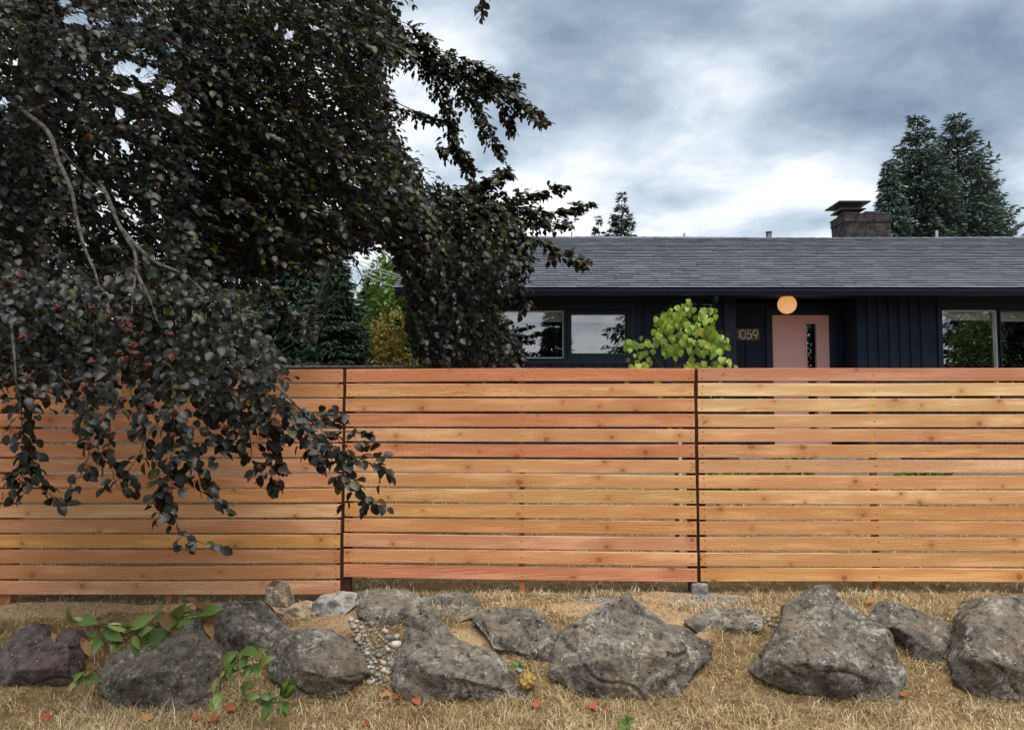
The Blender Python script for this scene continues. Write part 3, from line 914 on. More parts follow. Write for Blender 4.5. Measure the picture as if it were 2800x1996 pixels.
# chimney: roman bricks
CY = RIDGE_Y + 0.45
c0, c1 = P(2312, 640, CY).x, P(2436, 640, CY).x
cd = 0.72
ctop = P(2312, 588, CY).z
ch = empty('brick_chimney', ((c0 + c1) / 2, CY + cd / 2, ZR - 0.35), 'weathered dark brick chimney with metal cap rising behind the roof ridge', 'chimney')
MB().box(c0 + 0.012, c1 - 0.012, CY + 0.012, CY + cd - 0.012, ZR - 0.5, ctop - 0.005).build('mortar_core', M['mortar'], ch)
hb = 0.047
brng = random.Random(5)
z = ctop - hb
row = 0
while z > ZR - 0.42:
    proj = 0.022 if row < 3 else 0.0
    x = c0 - proj - (0.15 if row % 2 else 0)
    while x < c1 + proj:
        a, b = max(x, c0 - proj), min(x + 0.29, c1 + proj)
        if b - a > 0.03:
            j = brng.uniform(0, 0.006)
            MB().box(a, b, CY - proj - j, CY + 0.09, z, z + hb - 0.009).build('brick', M['brick'], ch)
        x += 0.30
    y = CY + 0.095
    while y < CY + cd:
        b = min(y + 0.27, CY + cd)
        for xs_ in ((c0 - proj - brng.uniform(0, .006), c0 + 0.09),):
            MB().box(xs_[0], xs_[1], y, b - 0.008, z, z + hb - 0.009).build('brick', M['brick'], ch)
        y += 0.28
    z -= hb
    row += 1
# crown wash, flue, caps
MB().box(c0 - 0.03, c1 + 0.03, CY - 0.03, CY + cd + 0.03, ctop + 0.001, ctop + 0.035, 0.012).build('crown', M['mortar'], ch)
fx0, fx1 = c0 - 0.02, c0 + 0.40
fy0, fy1 = CY + 0.06, CY + 0.52
MB().box(fx0 + 0.05, fx1 - 0.05, fy0 + 0.05, fy1 - 0.05, ctop + 0.03, ctop + 0.125, 0.008).build('flue', M['clay'], ch)
MB().box(fx0 - 0.06, fx1 + 0.06, fy0 - 0.06, fy1 + 0.06, ctop + 0.126, ctop + 0.150).build('flue_collar', M['metal_dark'], ch)
ms = MB()
for i in range(11):
    xx = fx0 + (fx1 - fx0) * i / 10
    for yy in (fy0, fy1):
        ms.tube([(xx, yy, ctop + 0.149), (xx + 0.02 * (1 if i % 2 else -1), yy, ctop + 0.262)], 0.004, 4)
for i in range(11):
    yy = fy0 + (fy1 - fy0) * i / 10
    for xx in (fx0, fx1):
        ms.tube([(xx, yy, ctop + 0.149), (xx, yy + 0.02 * (1 if i % 2 else -1), ctop + 0.262)], 0.004, 4)
ms.build('spark_mesh', M['metal_dark'], ch)
MB().box(fx0 - 0.14, fx1 + 0.13, fy0 - 0.16, fy1 + 0.16, ctop + 0.258, ctop + 0.290, 0.008).build('rain_cap', M['metal_dark'], ch)
MB().box(c0 + 0.50, c0 + 0.82, CY + 0.12, CY + 0.55, ctop + 0.095, ctop + 0.112).build('small_flue_lid', M['metal_grey'], ch)
MB().box(c0 + 0.56, c0 + 0.76, CY + 0.2, CY + 0.45, ctop + 0.03, ctop + 0.094).build('small_flue', M['clay'], ch)

# porch lamp (lit globe under the soffit)
lp = P(2152, 833, 11.62)
lr = 25.5 / F * 11.62
lamp = empty('porch_lamp', (lp.x, lp.y, lp.z), 'lit round peach globe lamp under the eave above the pink door', 'lamp')
Vs = []; Fs = []
nu, nv = 28, 16
t0 = math.acos(min(1, 20.5 / 25.5))
for j in range(nv + 1):
    th = t0 + (math.pi - t0) * j / nv
    for i in range(nu):
        ph = 2 * math.pi * i / nu
        Vs.append((lp.x + lr * math.sin(th) * math.cos(ph), lp.y + lr * math.sin(th) * math.sin(ph), lp.z + lr * math.cos(th)))
for j in range(nv):
    for i in range(nu):
        a, b = j * nu + i, j * nu + (i + 1) % nu
        Fs.append((a, a + nu, b + nu, b))
Fs.append(tuple(range(nu)))
MB().add(Vs, Fs).build('globe', M['globe'], lamp, True)
ztop = lp.z + lr * 20.5 / 25.5
MB().tube([(lp.x, lp.y, ztop + 0.001), (lp.x, lp.y, max(SOF - 0.001, ztop + 0.012))], lr * 0.62, 20).build('mount', M['metal_dark'], lamp)

# house number plaque 1059, on the porch back wall
nb0, nb1 = P(2014, 931, RECY - 0.06), P(2077, 898, RECY - 0.06)
NYF = RECY - 0.048
sign = empty('house_number_sign', ((nb0.x + nb1.x) / 2, NYF, nb0.z), 'small brown plaque with pale metal numerals 1059 beside the pink door', 'sign')
MB().box(nb0.x, nb1.x, NYF, RECY - 0.023, nb0.z, nb1.z, 0.004).build('backing', M['plaque'], sign)
def arc(cx, cz, rx, rz, a0, a1, n=16):
    return [(cx + rx * math.cos(R(a0 + (a1 - a0) * i / n)), cz + rz * math.sin(R(a0 + (a1 - a0) * i / n))) for i in range(n + 1)]
DIG = {'1': [[(0.10, 0.80), (0.26, 1.0), (0.26, 0.0)]],
       '0': [arc(0.30, 0.5, 0.30, 0.5, 0, 360, 28)],
       '5': [[(0.52, 1.0), (0.14, 1.0), (0.08, 0.56)] + arc(0.27, 0.32, 0.29, 0.31, 130, -150, 20)],
       '9': [arc(0.30, 0.69, 0.29, 0.31, 0, 360, 24), [(0.585, 0.64), (0.50, 0.36), (0.28, 0.0)]]}
hgt = (nb1.z - nb0.z) * 0.70
zb = nb0.z + (nb1.z - nb0.z) * 0.15
xcur = nb0.x + 0.010
for chx, adv in zip('1059', (0.40, 0.74, 0.72, 0.7)):
    mb = MB()
    for ln in DIG[chx]:
        mb.tube([(xcur + px * hgt, NYF - 0.010, zb + pz * hgt) for px, pz in ln], 0.0082, 6)
    mb.build('numeral', M['digit'], sign, True)
    xcur += adv * hgt

# ------------------------------------------------------------------ cedar slat fence
FY = 5.30
BW, BT = 0.0885, 0.019
FZ = P(1400, 1009, FY).z
frng = random.Random(21)
TINTS = [(0.50, 0.215, 0.105), (0.56, 0.30, 0.135), (0.55, 0.275, 0.125), (0.51, 0.225, 0.11), (0.565, 0.31, 0.15), (0.515, 0.228, 0.115), (0.56, 0.30, 0.14), (0.565, 0.30, 0.13), (0.58, 0.335, 0.15), (0.545, 0.285, 0.12), (0.52, 0.255, 0.11), (0.56, 0.285, 0.155), (0.555, 0.28, 0.135), (0.51, 0.225, 0.12), (0.55, 0.29, 0.15)]
TINT_R = [(0.515, 0.245, 0.14), (0.60, 0.385, 0.19), (0.59, 0.365, 0.175), (0.565, 0.325, 0.155), (0.545, 0.285, 0.145), (0.565, 0.30, 0.135), (0.575, 0.335, 0.18), (0.56, 0.295, 0.135), (0.575, 0.325, 0.155), (0.555, 0.29, 0.12), (0.56, 0.29, 0.13), (0.57, 0.31, 0.14), (0.56, 0.30, 0.13), (0.56, 0.29, 0.12)]
TINT_L = [(0.52, 0.24, 0.12), (0.55, 0.28, 0.13), (0.54, 0.27, 0.13), (0.52, 0.25, 0.13), (0.54, 0.26, 0.14), (0.53, 0.26, 0.13), (0.56, 0.30, 0.15), (0.52, 0.24, 0.12), (0.53, 0.26, 0.11), (0.58, 0.33, 0.17), (0.50, 0.255, 0.13), (0.53, 0.28, 0.10), (0.49, 0.24, 0.11), (0.49, 0.245, 0.115), (0.56, 0.31, 0.175)]
S1, S2 = P(939, 1300, FY).x, P(1906, 1300, FY).x
GAP = 0.012

def fence_panel(label, x0, x1, n, hl, hr, tints, stringers, posts, ztop_l=FZ, ztop_r=FZ):
    base = ((x0 + x1) / 2, FY, float(gz((x0 + x1) / 2, FY)))
    fo = empty('cedar_fence_panel', base, label, 'fence', 'cedar slat fence panels')
    pl = (hl - BW) / (n - 1); pr = (hr - BW) / (n - 1)
    w = x1 - x0
    nz_ = 10
    for i in range(n):
        za = ztop_l - i * pl - BW / 2 + frng.uniform(-.0015, .0015)
        zb_ = ztop_r - i * pr - BW / 2 + frng.uniform(-.0015, .0015)
        cx = (x0 + x1) / 2
        e0, e1 = frng.uniform(-.003, .003), frng.uniform(-.003, .003)
        bow = frng.uniform(-.0055, .0055); bow2 = frng.uniform(-.002, .002); ph = frng.uniform(0, 6)
        vs = []; fs = []
        b = 0.0022
        sec = [(-BT / 2, -BW / 2 + b), (-BT / 2 + b, -BW / 2), (BT / 2 - b, -BW / 2), (BT / 2, -BW / 2 + b), (BT / 2, BW / 2 - b), (BT / 2 - b, BW / 2), (-BT / 2 + b, BW / 2), (-BT / 2, BW / 2 - b)]
        for k in range(nz_ + 1):
            t = k / nz_
            x = -w / 2 + e0 + (w + e1 - e0) * t
            dz = bow * math.sin(math.pi * t) + bow2 * math.sin(ph + 7 * t)
            dy = 0.004 * math.sin(ph * 2 + 3 * t) 
            wk = 1 + 0.006 * math.sin(5 * t + ph * 3)
            for (yy, zz) in sec:
                vs.append((x, yy + dy, zz * wk + dz + (zb_ - za) * (t - 0.5)))
        for k in range(nz_):
            for j in range(8):
                j2 = (j + 1) % 8
                fs.append((k * 8 + j, k * 8 + j2, (k + 1) * 8 + j2, (k + 1) * 8 + j))
        fs.append(tuple(range(8))); fs.append(tuple(nz_ * 8 + j for j in reversed(range(8))))
        me_ = mesh_np('board', np.array(vs), to_arrays([tuple(reversed(f)) for f in fs]), M['cedar'])
        o = bpy.data.objects.new('board', me_)
        org = Vector((cx, FY + frng.uniform(-.0015, .0015), (za + zb_) / 2))
        o.location = org - Vector(base)
        tn = tints[i % len(tints)]
        mean = (0.548, 0.283, 0.134)
        kv = 1.15 * frng.uniform(0.93, 1.08)
        tn = tuple(min(0.85, max(0.03, (m_ + (c_ - m_) * 1.15) * kv * w_)) for c_, m_, w_ in zip(tn, mean, (1.0, 1.0, 0.97)))
        o.color = (*tn, 1)
        link(o, fo); WL[o] = org
        nm = MB()
        for xn, cnt in ((x0 + 0.03, 2), (x1 - 0.03, 2)) + tuple((s, 1) for s in stringers):
            t = (xn - x0) / w
            zc_ = za + (zb_ - za) * t + bow * math.sin(math.pi * t) + bow2 * math.sin(ph + 7 * t)
            yf = org.y - BT / 2 + 0.004 * math.sin(ph * 2 + 3 * t)
            for q in range(cnt):
                zz = zc_ + ((q - 0.5) * 0.05 if cnt == 2 else frng.uniform(-.02, .02))
                xx = xn + frng.uniform(-.006, .006)
                nm.tube([(xx, yf - 0.0012, zz), (xx, yf + 0.002, zz)], 0.0042, 6)
        no = nm.build('nail_heads', M['nail'], o)
        no['kind'] = 'stuff'
    zb0 = min(ztop_l - hl, ztop_r - hr)
    for s in stringers:
        g_ = float(gz(s, FY + 0.03))
        MB().box(s - 0.019, s + 0.019, FY + BT / 2 + 0.006, FY + BT / 2 + 0.044, g_ - 0.05, min(ztop_l, ztop_r) - 0.01, 0.002).build('stringer', M['stringer'], fo)
    for (xp, hw, m_) in posts:
        g_ = float(gz(xp, FY + 0.06))
        MB().box(xp - hw, xp + hw, FY + BT / 2 + 0.005, FY + BT / 2 + 0.095, g_ - 0.05, min(ztop_l, ztop_r) - 0.006, 0.003).build('post', M[m_], fo)
    return fo

SL0 = -3.575
fence_panel('cedar slat fence panel half hidden behind the drooping dark beech branches', SL0, S1 - GAP, 15, 604 / F * FY, 604 / F * FY, TINT_L,
            [P(468, 1300, FY).x], [(SL0 + 0.085, 0.075, 'stringer')], FZ - 0.003, FZ - 0.002)
fence_panel('cedar slat fence panel with reddish rough top board below the navy house windows', S1 + GAP, S2 - GAP, 14, 559 / F * FY, 574 / F * FY, TINTS,
            [P(1427, 1300, FY).x], [(S1 + 0.004, 0.046, 'post')], FZ - 0.002, FZ + 0.004)
fence_panel('cedar slat fence panel in pale yellow boards in front of the pink door', S2 + GAP, S2 + GAP + 2.42, 14, 575 / F * FY, 578 / F * FY, TINT_R,
            [P(2394, 1300, FY).x], [(S2 + 0.004, 0.056, 'post'), (S2 + 2.44, 0.05, 'post')], FZ + 0.006, FZ + 0.008)
fence_panel('cedar slat fence panel running on past the far right post', S2 + 2.46, S2 + 4.88, 14, 577 / F * FY, 577 / F * FY, TINTS[3:] + TINTS[:3],
            [S2 + 3.67], [(S2 + 4.89, 0.05, 'post')], FZ + 0.008, FZ + 0.008)
# concrete footing of the post between the middle and right panels
fz = float(gz(S2, FY))
ft = MB().box(S2 - 0.05, S2 + 0.055, FY - 0.035, FY + 0.10, fz - 0.08, fz + 0.065, 0.008).build('post_footing', M['concrete'], None)
tag(ft, 'pale concrete footing at the base of the dark post by the pink door panel', 'footing')

# ------------------------------------------------------------------ boulders
def Z1(pts): return [(x / 2.398, 1500 + y / 2.398) for x, y in pts]
def Z2(pts): return [(850 + x / 2.1695, 1500 + y / 2.1695) for x, y in pts]
def Z3(pts): return [(1850 + x / 2.398, 1500 + y / 2.398) for x, y in pts]
def Z1f(pts): return [(x / 2.398, 1500 + y / 2.398, d) for x, y, d in pts]
def Z2f(pts): return [(850 + x / 2.1695, 1500 + y / 2.1695, d) for x, y, d in pts]
def Z3f(pts): return [(1850 + x / 2.398, 1500 + y / 2.398, d) for x, y, d in pts]

def base_dist(v, zg):
    """distance at which ground height zg is seen on photo row v"""
    lo, hi = 2.0, 12.0
    for _ in range(50):
        m = (lo + hi) / 2
        if P(1400, v, m).z < zg: hi = m
        else: lo = m
    return lo

def ground_dist(u, v):
    lo, hi = 2.5, 9.0
    for _ in range(50):
        m = (lo + hi) / 2
        p = P(u, v, m)
        if p.z < float(gz(p.x, p.y)): hi = m
        else: lo = m
    return lo

def boulder(label, sil, feats, D, back=0.35, top=0.30, mat='rock', rough=1.0, subdiv=4, seed=0, group='rockery boulders', held=False):
    top *= 0.62
    vmin = min(p[1] for p in sil); vmax = max(p[1] for p in sil)
    umin = min(p[0] for p in sil); umax = max(p[0] for p in sil)
    cu, cv = sum(p[0] for p in sil) / len(sil), sum(p[1] for p in sil) / len(sil)
    if not held: sil = [(cu + (p[0] - cu) * 1.045, cv + (p[1] - cv) * 1.05 - 3) for p in sil]
    vmin = min(p[1] for p in sil); vmax = max(p[1] for p in sil)
    # area centroid for default front bulge
    cu, cv = sum(p[0] for p in sil) / len(sil), sum(p[1] for p in sil) / len(sil)
    size = math.sqrt((umax - umin) * (vmax - vmin)) / F * D
    if not feats:
        feats = [(cu + 0.18 * (umax - umin) * math.cos(a), cv + 0.16 * (vmax - vmin) * math.sin(a), -0.16 * size + 0.10 * size * math.sin(a * 1.7 + seed)) for a in (0.3, 1.9, 3.4, 4.9)]
    pts2 = [Vector((p[0], -p[1])) for p in sil] + [Vector((f[0], -f[1])) for f in feats]
    n = len(sil)
    low = [p for p in sil if (vmax - p[1]) / (vmax - vmin) < 0.16]
    D = sum(min(ground_dist(*p), 5.15) for p in low) / len(low) if not held else D
    hh = lambda v: max(0.0, (vmax - v) / (vmax - vmin))
    sildy = []
    for p in sil:
        h_ = hh(p[1])
        k_ = min(1.0, h_ / 0.30)
        gd = (min(ground_dist(*p), 5.15) + 0.035 - D) if not held else 0.03
        sildy.append((1 - k_) * gd + k_ * min(0.13 * size + top * h_ ** 1.15, max(ground_dist(*p) if not held else 9, 4.0) - 0.06 - D))
    dys = sildy + [max(-0.03, min(0.05 + 1.0 * f[2] * (0.4 + 0.6 * min(1, hh(f[1]) / 0.5)) + 0.34 * top * hh(f[1]), (ground_dist(f[0], f[1]) if not held else 9) - D - 0.05)) for f in feats]
    vo, ed, fa, ov, oe, of = delaunay_2d_cdt(pts2, [(i, (i + 1) % n) for i in range(n)], [], 1, 1e-4)
    V = []
    idmap = []
    for k, o_ in enumerate(ov):
        idmap.append(o_[0] if o_ else None)
    for k, p in enumerate(vo):
        dy = dys[idmap[k]] if idmap[k] is not None else 0.1
        V.append(P(p.x, -p.y, D + dy))
    faces = [tuple(f) for f in fa]
    # orient front faces to the camera
    bm = bmesh.new()
    bv = [bm.verts.new(p) for p in V]
    def addf(ix):
        try: bm.faces.new([bv[i] for i in ix])
        except ValueError: pass
    for f in faces: addf(f)
    # back: ring shifted backwards and in, plus buried skirt
    isil = [k for k in range(len(vo)) if idmap[k] is not None and idmap[k] < n]
    order = sorted(isil, key=lambda k: idmap[k])
    ctr = P(cu, cv, D + top * 0.5 + back)
    ring = []
    for k in order:
        q = V[k].lerp(ctr, 0.28); q.y = V[k].y + back * 0.75
        bv.append(bm.verts.new(q)); ring.append(len(bv) - 1)
    m_ = len(order)
    for i in range(m_):
        addf((order[i], order[(i + 1) % m_], ring[(i + 1) % m_], ring[i]))
    bv.append(bm.verts.new(ctr + Vector((0, back * 0.35, 0)))); ci = len(bv) - 1
    for i in range(m_):
        addf((ring[i], ring[(i + 1) % m_], ci))
    bmesh.ops.recalc_face_normals(bm, faces=bm.faces)
    bmesh.ops.triangulate(bm, faces=bm.faces)
    for it in range(subdiv):
        el = [e_.calc_length() for e_ in bm.edges]
        lim = 0.016 if it >= 2 else 0.03
        es = [e_ for e_, l in zip(bm.edges, el) if l > lim]
        if not es: break
        bmesh.ops.subdivide_edges(bm, edges=es, cuts=1, use_grid_fill=False)
        bmesh.ops.triangulate(bm, faces=[f for f in bm.faces if len(f.verts) > 3])
        if it == 3:
            bmesh.ops.smooth_vert(bm, verts=bm.verts, factor=0.18, use_axis_x=True, use_axis_y=True, use_axis_z=True)
    bm.normal_update()
    so_ = Vector((seed * 7.31, seed * 3.17, seed * 1.9))
    disp = []
    for v in bm.verts:
        p = v.co + so_
        a = mnoise.fractal(p * 4.5, 0.9, 2.1, 3) * 0.008
        # chipped planes
        r1 = 1 - abs(mnoise.noise(p * 3.1 + Vector((9, 1, 4)))) * 2
        a -= max(0, r1 - 0.90) * 0.16
        c = mnoise.noise(p * 13.0) * 0.007 + mnoise.noise(p * 31.0) * 0.0055 - max(0, 0.93 - 1.0 * abs(1 - abs(mnoise.noise(p * 2.2 + Vector((4, 8, 1)))) * 6)) * 0
        cell = mnoise.cell(p * 6.5 + Vector((mnoise.noise(p * 5), mnoise.noise(p * 5 + Vector((3, 3, 3))), 0)) * 0.8) * 0.004
        disp.append((a + c + cell) * rough * min(1.0, 0.35 + size))
    for v, d_ in zip(bm.verts, disp):
        v.co += v.normal * d_
    Vn = np.array([v.co[:] for v in bm.verts])
    bm.verts.index_update()
    Fn = np.array([[q.index for q in f.verts] for f in bm.faces], dtype=np.int32)
    bm.free()
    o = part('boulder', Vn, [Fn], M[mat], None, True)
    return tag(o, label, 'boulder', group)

BOUL = [
 ('dark reddish boulder with a notched top beside the lily leaves', Z1([(-90, 880), (-80, 760), (-20, 690), (60, 600), (130, 545), (200, 512), (290, 560), (320, 600), (430, 540), (500, 560), (545, 620), (540, 700), (525, 800), (505, 905), (400, 930), (200, 930), (0, 930)]),
  Z1f([(120, 640, -.02), (260, 640, .0), (440, 640, -.06), (300, 780, -.16), (120, 800, -.13), (450, 800, -.10)]), 4.42, .35, .22, 'rock_red', 1.0),
 ('broad grey boulder blotched with white lichen below the row of lily leaves', Z1([(665, 790), (700, 720), (760, 690), (880, 670), (980, 640), (1100, 560), (1200, 490), (1290, 465), (1345, 500), (1400, 640), (1445, 700), (1425, 790), (1395, 900), (1370, 990), (1300, 1055), (1220, 1080), (1000, 1060), (750, 1030), (670, 960)]),
  Z1f([(800, 740, .02), (1000, 690, .02), (1250, 560, .08), (1330, 700, .0), (1100, 800, -.13), (850, 850, -.12), (1280, 900, -.10), (1000, 960, -.13)]), 4.18, .45, .30, 'rock', 1.0),
 ('squarish dark boulder with a sloping right shoulder beneath the small tan block', Z1([(1395, 560), (1420, 380), (1500, 370), (1690, 360), (1740, 400), (1800, 470), (1885, 530), (1840, 580), (1800, 660), (1730, 710), (1640, 700), (1520, 730), (1460, 720)]),
  Z1f([(1480, 440, .06), (1670, 420, .06), (1780, 560, .02), (1600, 560, -.08), (1480, 600, -.04), (1700, 630, -.05)]), 4.58, .35, .18, 'rock', 0.9),
 ('blocky grey boulder with pale crusty front beside the pebble channel', [(740, 1850), (738, 1790), (763, 1746), (780, 1733), (834, 1725), (897, 1727), (950, 1758), (967, 1767), (997, 1818), (1008, 1841), (958, 1876), (921, 1905), (850, 1912), (828, 1930), (812, 1925), (790, 1890)],
  [(800, 1765, .0), (870, 1760, .03), (950, 1800, -.02), (830, 1830, -.10), (900, 1850, -.14), (960, 1845, -.06), (815, 1890, -.04)], 4.30, .40, .26, 'rock', 1.0),
 ('flat topped brown boulder just below the fence post by the pebbles', Z2([(270, 310), (300, 265), (440, 256), (560, 260), (620, 283), (657, 310), (657, 360), (620, 425), (560, 480), (470, 492), (400, 470), (290, 405)]),
  Z2f([(300, 335, .02), (440, 350, -.02), (545, 352, -.03), (640, 335, .03), (450, 430, -.03), (560, 420, -.02)]), 4.72, .30, .36, 'rock', 0.7),
 ('small rounded dark boulder between the flat topped one and the cracked one', Z2([(658, 335), (730, 285), (840, 273), (950, 290), (1012, 330), (1022, 372), (960, 412), (880, 440), (820, 462), (730, 440), (665, 405)]),
  Z2f([(740, 340, .06), (860, 325, .08), (950, 350, .06), (830, 400, -.03), (740, 390, -.01)]), 4.70, .30, .26, 'rock', 0.9),
 ('brown undercut boulder tapering right, leaning against the largest peaked one', Z2([(960, 420), (1050, 375), (1150, 358), (1330, 373), (1400, 450), (1474, 510), (1474, 620), (1432, 695), (1350, 675), (1240, 620), (1150, 608), (1090, 592), (1030, 505)]),
  Z2f([(1060, 430, .05), (1200, 420, .08), (1300, 420, .07), (1270, 500, .06), (1180, 530, -.06), (1380, 560, -.04), (1350, 620, -.02), (1100, 520, -.01)]), 4.52, .35, .30, 'rock', 1.0),
 ('long slanting grey boulder running down from the pebbles to the lawn', Z2([(497, 730), (540, 570), (580, 470), (620, 422), (690, 410), (780, 460), (850, 540), (960, 590), (1080, 620), (1160, 690), (1230, 780), (1300, 880), (1240, 920), (1000, 900), (880, 895), (780, 920), (690, 950), (600, 915), (540, 870), (493, 800)]),
  Z2f([(620, 540, .10), (760, 560, .08), (600, 640, -.02), (830, 640, -.02), (1050, 700, -.02), (700, 730, -.14), (860, 760, -.16), (1020, 800, -.14), (640, 820, -.10), (1150, 830, -.06)]), 4.22, .45, .38, 'rock', 1.0),
 ('largest peaked grey boulder with a broad flat face below the bare sand', Z2([(1430, 730), (1478, 505), (1560, 450), (1700, 380), (1800, 330), (1880, 293), (1940, 330), (2020, 390), (2100, 470), (2220, 478), (2290, 540), (2365, 580), (2345, 660), (2270, 720), (2225, 800), (2170, 885), (1990, 925), (1780, 900), (1560, 850), (1500, 790), (1440, 765)]),
  Z2f([(1880, 400, .16), (1560, 520, .10), (1720, 480, .08), (2010, 480, .10), (1620, 680, -.08), (1830, 640, -.08), (2040, 640, -.07), (2200, 600, .0), (1740, 800, -.13), (1950, 800, -.13), (2120, 790, -.08)]), 4.30, .50, .42, 'rock', 0.9),
 ('low flat slab of dark stone between the two peaked boulders', Z3([(60, 480), (150, 440), (240, 398), (380, 408), (490, 406), (562, 460), (552, 535), (480, 568), (380, 585), (250, 585), (150, 568), (85, 515)]),
  Z3f([(170, 490, .03), (300, 450, .05), (450, 460, .05), (330, 520, -.03), (470, 520, -.01)]), 4.72, .30, .22, 'rock', 0.9),
 ('pyramid shaped dark grey boulder standing alone in the straw grass', Z3([(488, 790), (560, 690), (640, 600), (700, 500), (715, 390), (830, 340), (920, 265), (1010, 258), (1060, 320), (1150, 400), (1280, 500), (1372, 540), (1402, 600), (1432, 700), (1482, 800), (1492, 860), (1445, 970), (1425, 1065), (1300, 1020), (1040, 1000), (950, 970), (700, 910), (560, 855)]),
  Z3f([(800, 420, .20), (960, 370, .18), (760, 540, .08), (900, 520, .05), (1130, 560, .08), (1330, 620, .06), (640, 740, -.04), (850, 740, -.10), (1050, 760, -.15), (1250, 800, -.10), (1390, 880, -.02), (1050, 900, -.15), (1300, 930, -.07)]), 4.20, .50, .45, 'rock', 1.0),
 ('small leaning boulder with an undercut, right beside the pyramid shaped one', Z3([(1265, 478), (1330, 400), (1390, 353), (1480, 375), (1600, 420), (1700, 465), (1783, 500), (1788, 600), (1762, 665), (1712, 790), (1640, 770), (1560, 705), (1480, 625), (1410, 565), (1350, 522)]),
  Z3f([(1380, 440, .08), (1500, 460, .07), (1650, 520, .05), (1740, 580, .03), (1560, 580, -.05), (1660, 660, -.06), (1450, 520, .0)]), 4.52, .35, .30, 'rock', 1.0),
 ('big block shaped boulder with a pale flat top and lichen rings', Z3([(1795, 730), (1850, 580), (1870, 480), (1960, 390), (2030, 340), (2150, 333), (2300, 345), (2480, 390), (2560, 500), (2570, 800), (2480, 1000), (2400, 1040), (2200, 1030), (2100, 1015), (1950, 950), (1830, 860)]),
  Z3f([(1890, 500, .03), (2010, 505, -.02), (2150, 545, -.05), (2280, 625, -.08), (2420, 640, -.04), (1900, 700, -.06), (2060, 740, -.14), (2250, 800, -.16), (2420, 850, -.12), (2100, 920, -.10)]), 4.28, .50, .45, 'rock', 0.9),
]
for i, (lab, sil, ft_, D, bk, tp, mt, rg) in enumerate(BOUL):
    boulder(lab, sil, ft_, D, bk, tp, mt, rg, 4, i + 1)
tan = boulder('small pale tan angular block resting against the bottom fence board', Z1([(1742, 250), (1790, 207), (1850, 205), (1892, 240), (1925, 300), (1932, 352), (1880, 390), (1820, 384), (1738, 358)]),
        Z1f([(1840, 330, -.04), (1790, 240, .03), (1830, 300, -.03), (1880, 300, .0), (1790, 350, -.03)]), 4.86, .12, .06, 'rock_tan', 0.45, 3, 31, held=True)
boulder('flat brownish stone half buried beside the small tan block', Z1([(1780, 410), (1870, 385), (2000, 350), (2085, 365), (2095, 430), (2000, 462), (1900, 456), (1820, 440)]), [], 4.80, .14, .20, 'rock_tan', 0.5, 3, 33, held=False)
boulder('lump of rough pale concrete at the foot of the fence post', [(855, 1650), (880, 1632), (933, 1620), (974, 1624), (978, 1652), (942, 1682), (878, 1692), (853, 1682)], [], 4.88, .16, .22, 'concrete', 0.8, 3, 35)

# ------------------------------------------------------------------ pebbles
prng = np.random.default_rng(17)
def pebble_mesh(seed):
    bm = bmesh.new()
    bmesh.ops.create_icosphere(bm, subdivisions=2, radius=1.0)
    for v in bm.verts:
        p = v.co * 0.9 + Vector((seed * 5, 0, 0))
        v.co *= 1 + 0.22 * mnoise.noise(p)
        v.co.z *= 0.62; v.co.y *= 0.80
    V = np.array([v.co[:] for v in bm.verts]); bm.verts.index_update()
    Fc = np.array([[q.index for q in f.verts] for f in bm.faces], np.int32)
    bm.free()
    return V, Fc
def pebble_mat():
    t = NT('river_pebble')
    inf = t.n('ShaderNodeObjectInfo')
    n = t.noise(t.coord('Object'), 2.5, 4)
    c = t.mix(1.0, inf.outputs['Color'], t.mix(n, (0.6, 0.6, 0.6), (1.3, 1.28, 1.25)), 'MULTIPLY')
    return t.done(t.principled(c, 0.7, 0.35))
M['pebble'] = pebble_mat()
PM = []
for s in range(6):
    V, Fc = pebble_mesh(s)
    PM.append(mesh_np('pebble', V, [Fc], M['pebble'], True))
PCOL = [(0.26, 0.26, 0.26), (0.17, 0.185, 0.20), (0.36, 0.33, 0.29), (0.46, 0.44, 0.40), (0.30, 0.25, 0.19), (0.23, 0.22, 0.21), (0.15, 0.16, 0.17)]
def pebble(u, v, rpx, label, group, dark=None):
    d = ground_dist(u, v)
    p = P(u, v, d)
    r = rpx / F * d
    o = bpy.data.objects.new('river_pebble', PM[int(prng.integers(6))])
    o.location = (p.x, p.y, float(gz(p.x, p.y)) + r * 0.42)
    o.rotation_euler = (prng.uniform(-.4, .4), prng.uniform(-.4, .4), prng.uniform(0, 6.28))
    s = r * prng.uniform(0.85, 1.15)
    o.scale = (s, s, s)
    c = PCOL[int(prng.integers(len(PCOL)))] if dark is None else dark
    f = prng.uniform(0.85, 1.2)
    o.color = (c[0] * f, c[1] * f, c[2] * f, 1)
    link(o)
    if label == 'CHANNEL':
        look = {0: 'mid grey', 1: 'slate blue grey', 2: 'warm beige', 3: 'pale cream', 4: 'tan brown', 5: 'brownish grey', 6: 'dark charcoal'}[PCOL.index(c)]
        sz_ = 'large' if rpx > 11.5 else ('small' if rpx < 7 else 'medium')
        label = '%s %s rounded river pebble in the channel between the boulders' % (sz_, look)
    tag(o, label, 'pebble', group)
chan = [(945, 1690), (1000, 1700), (1040, 1720), (1090, 1745), (1085, 1800), (1072, 1850), (1050, 1880), (1015, 1870), (1005, 1820), (985, 1770), (960, 1730)]
def inpoly(u, v, poly):
    u = np.asarray(u); v = np.asarray(v)
    ins = np.zeros(u.shape, bool)
    n = len(poly)
    for i in range(n):
        x1, y1 = poly[i]; x2, y2 = poly[(i + 1) % n]
        c = ((y1 > v) != (y2 > v)) & (u < (x2 - x1) * (v - y1) / (y2 - y1 + 1e-12) + x1)
        ins ^= c
    return ins
placed = []
tries = 0
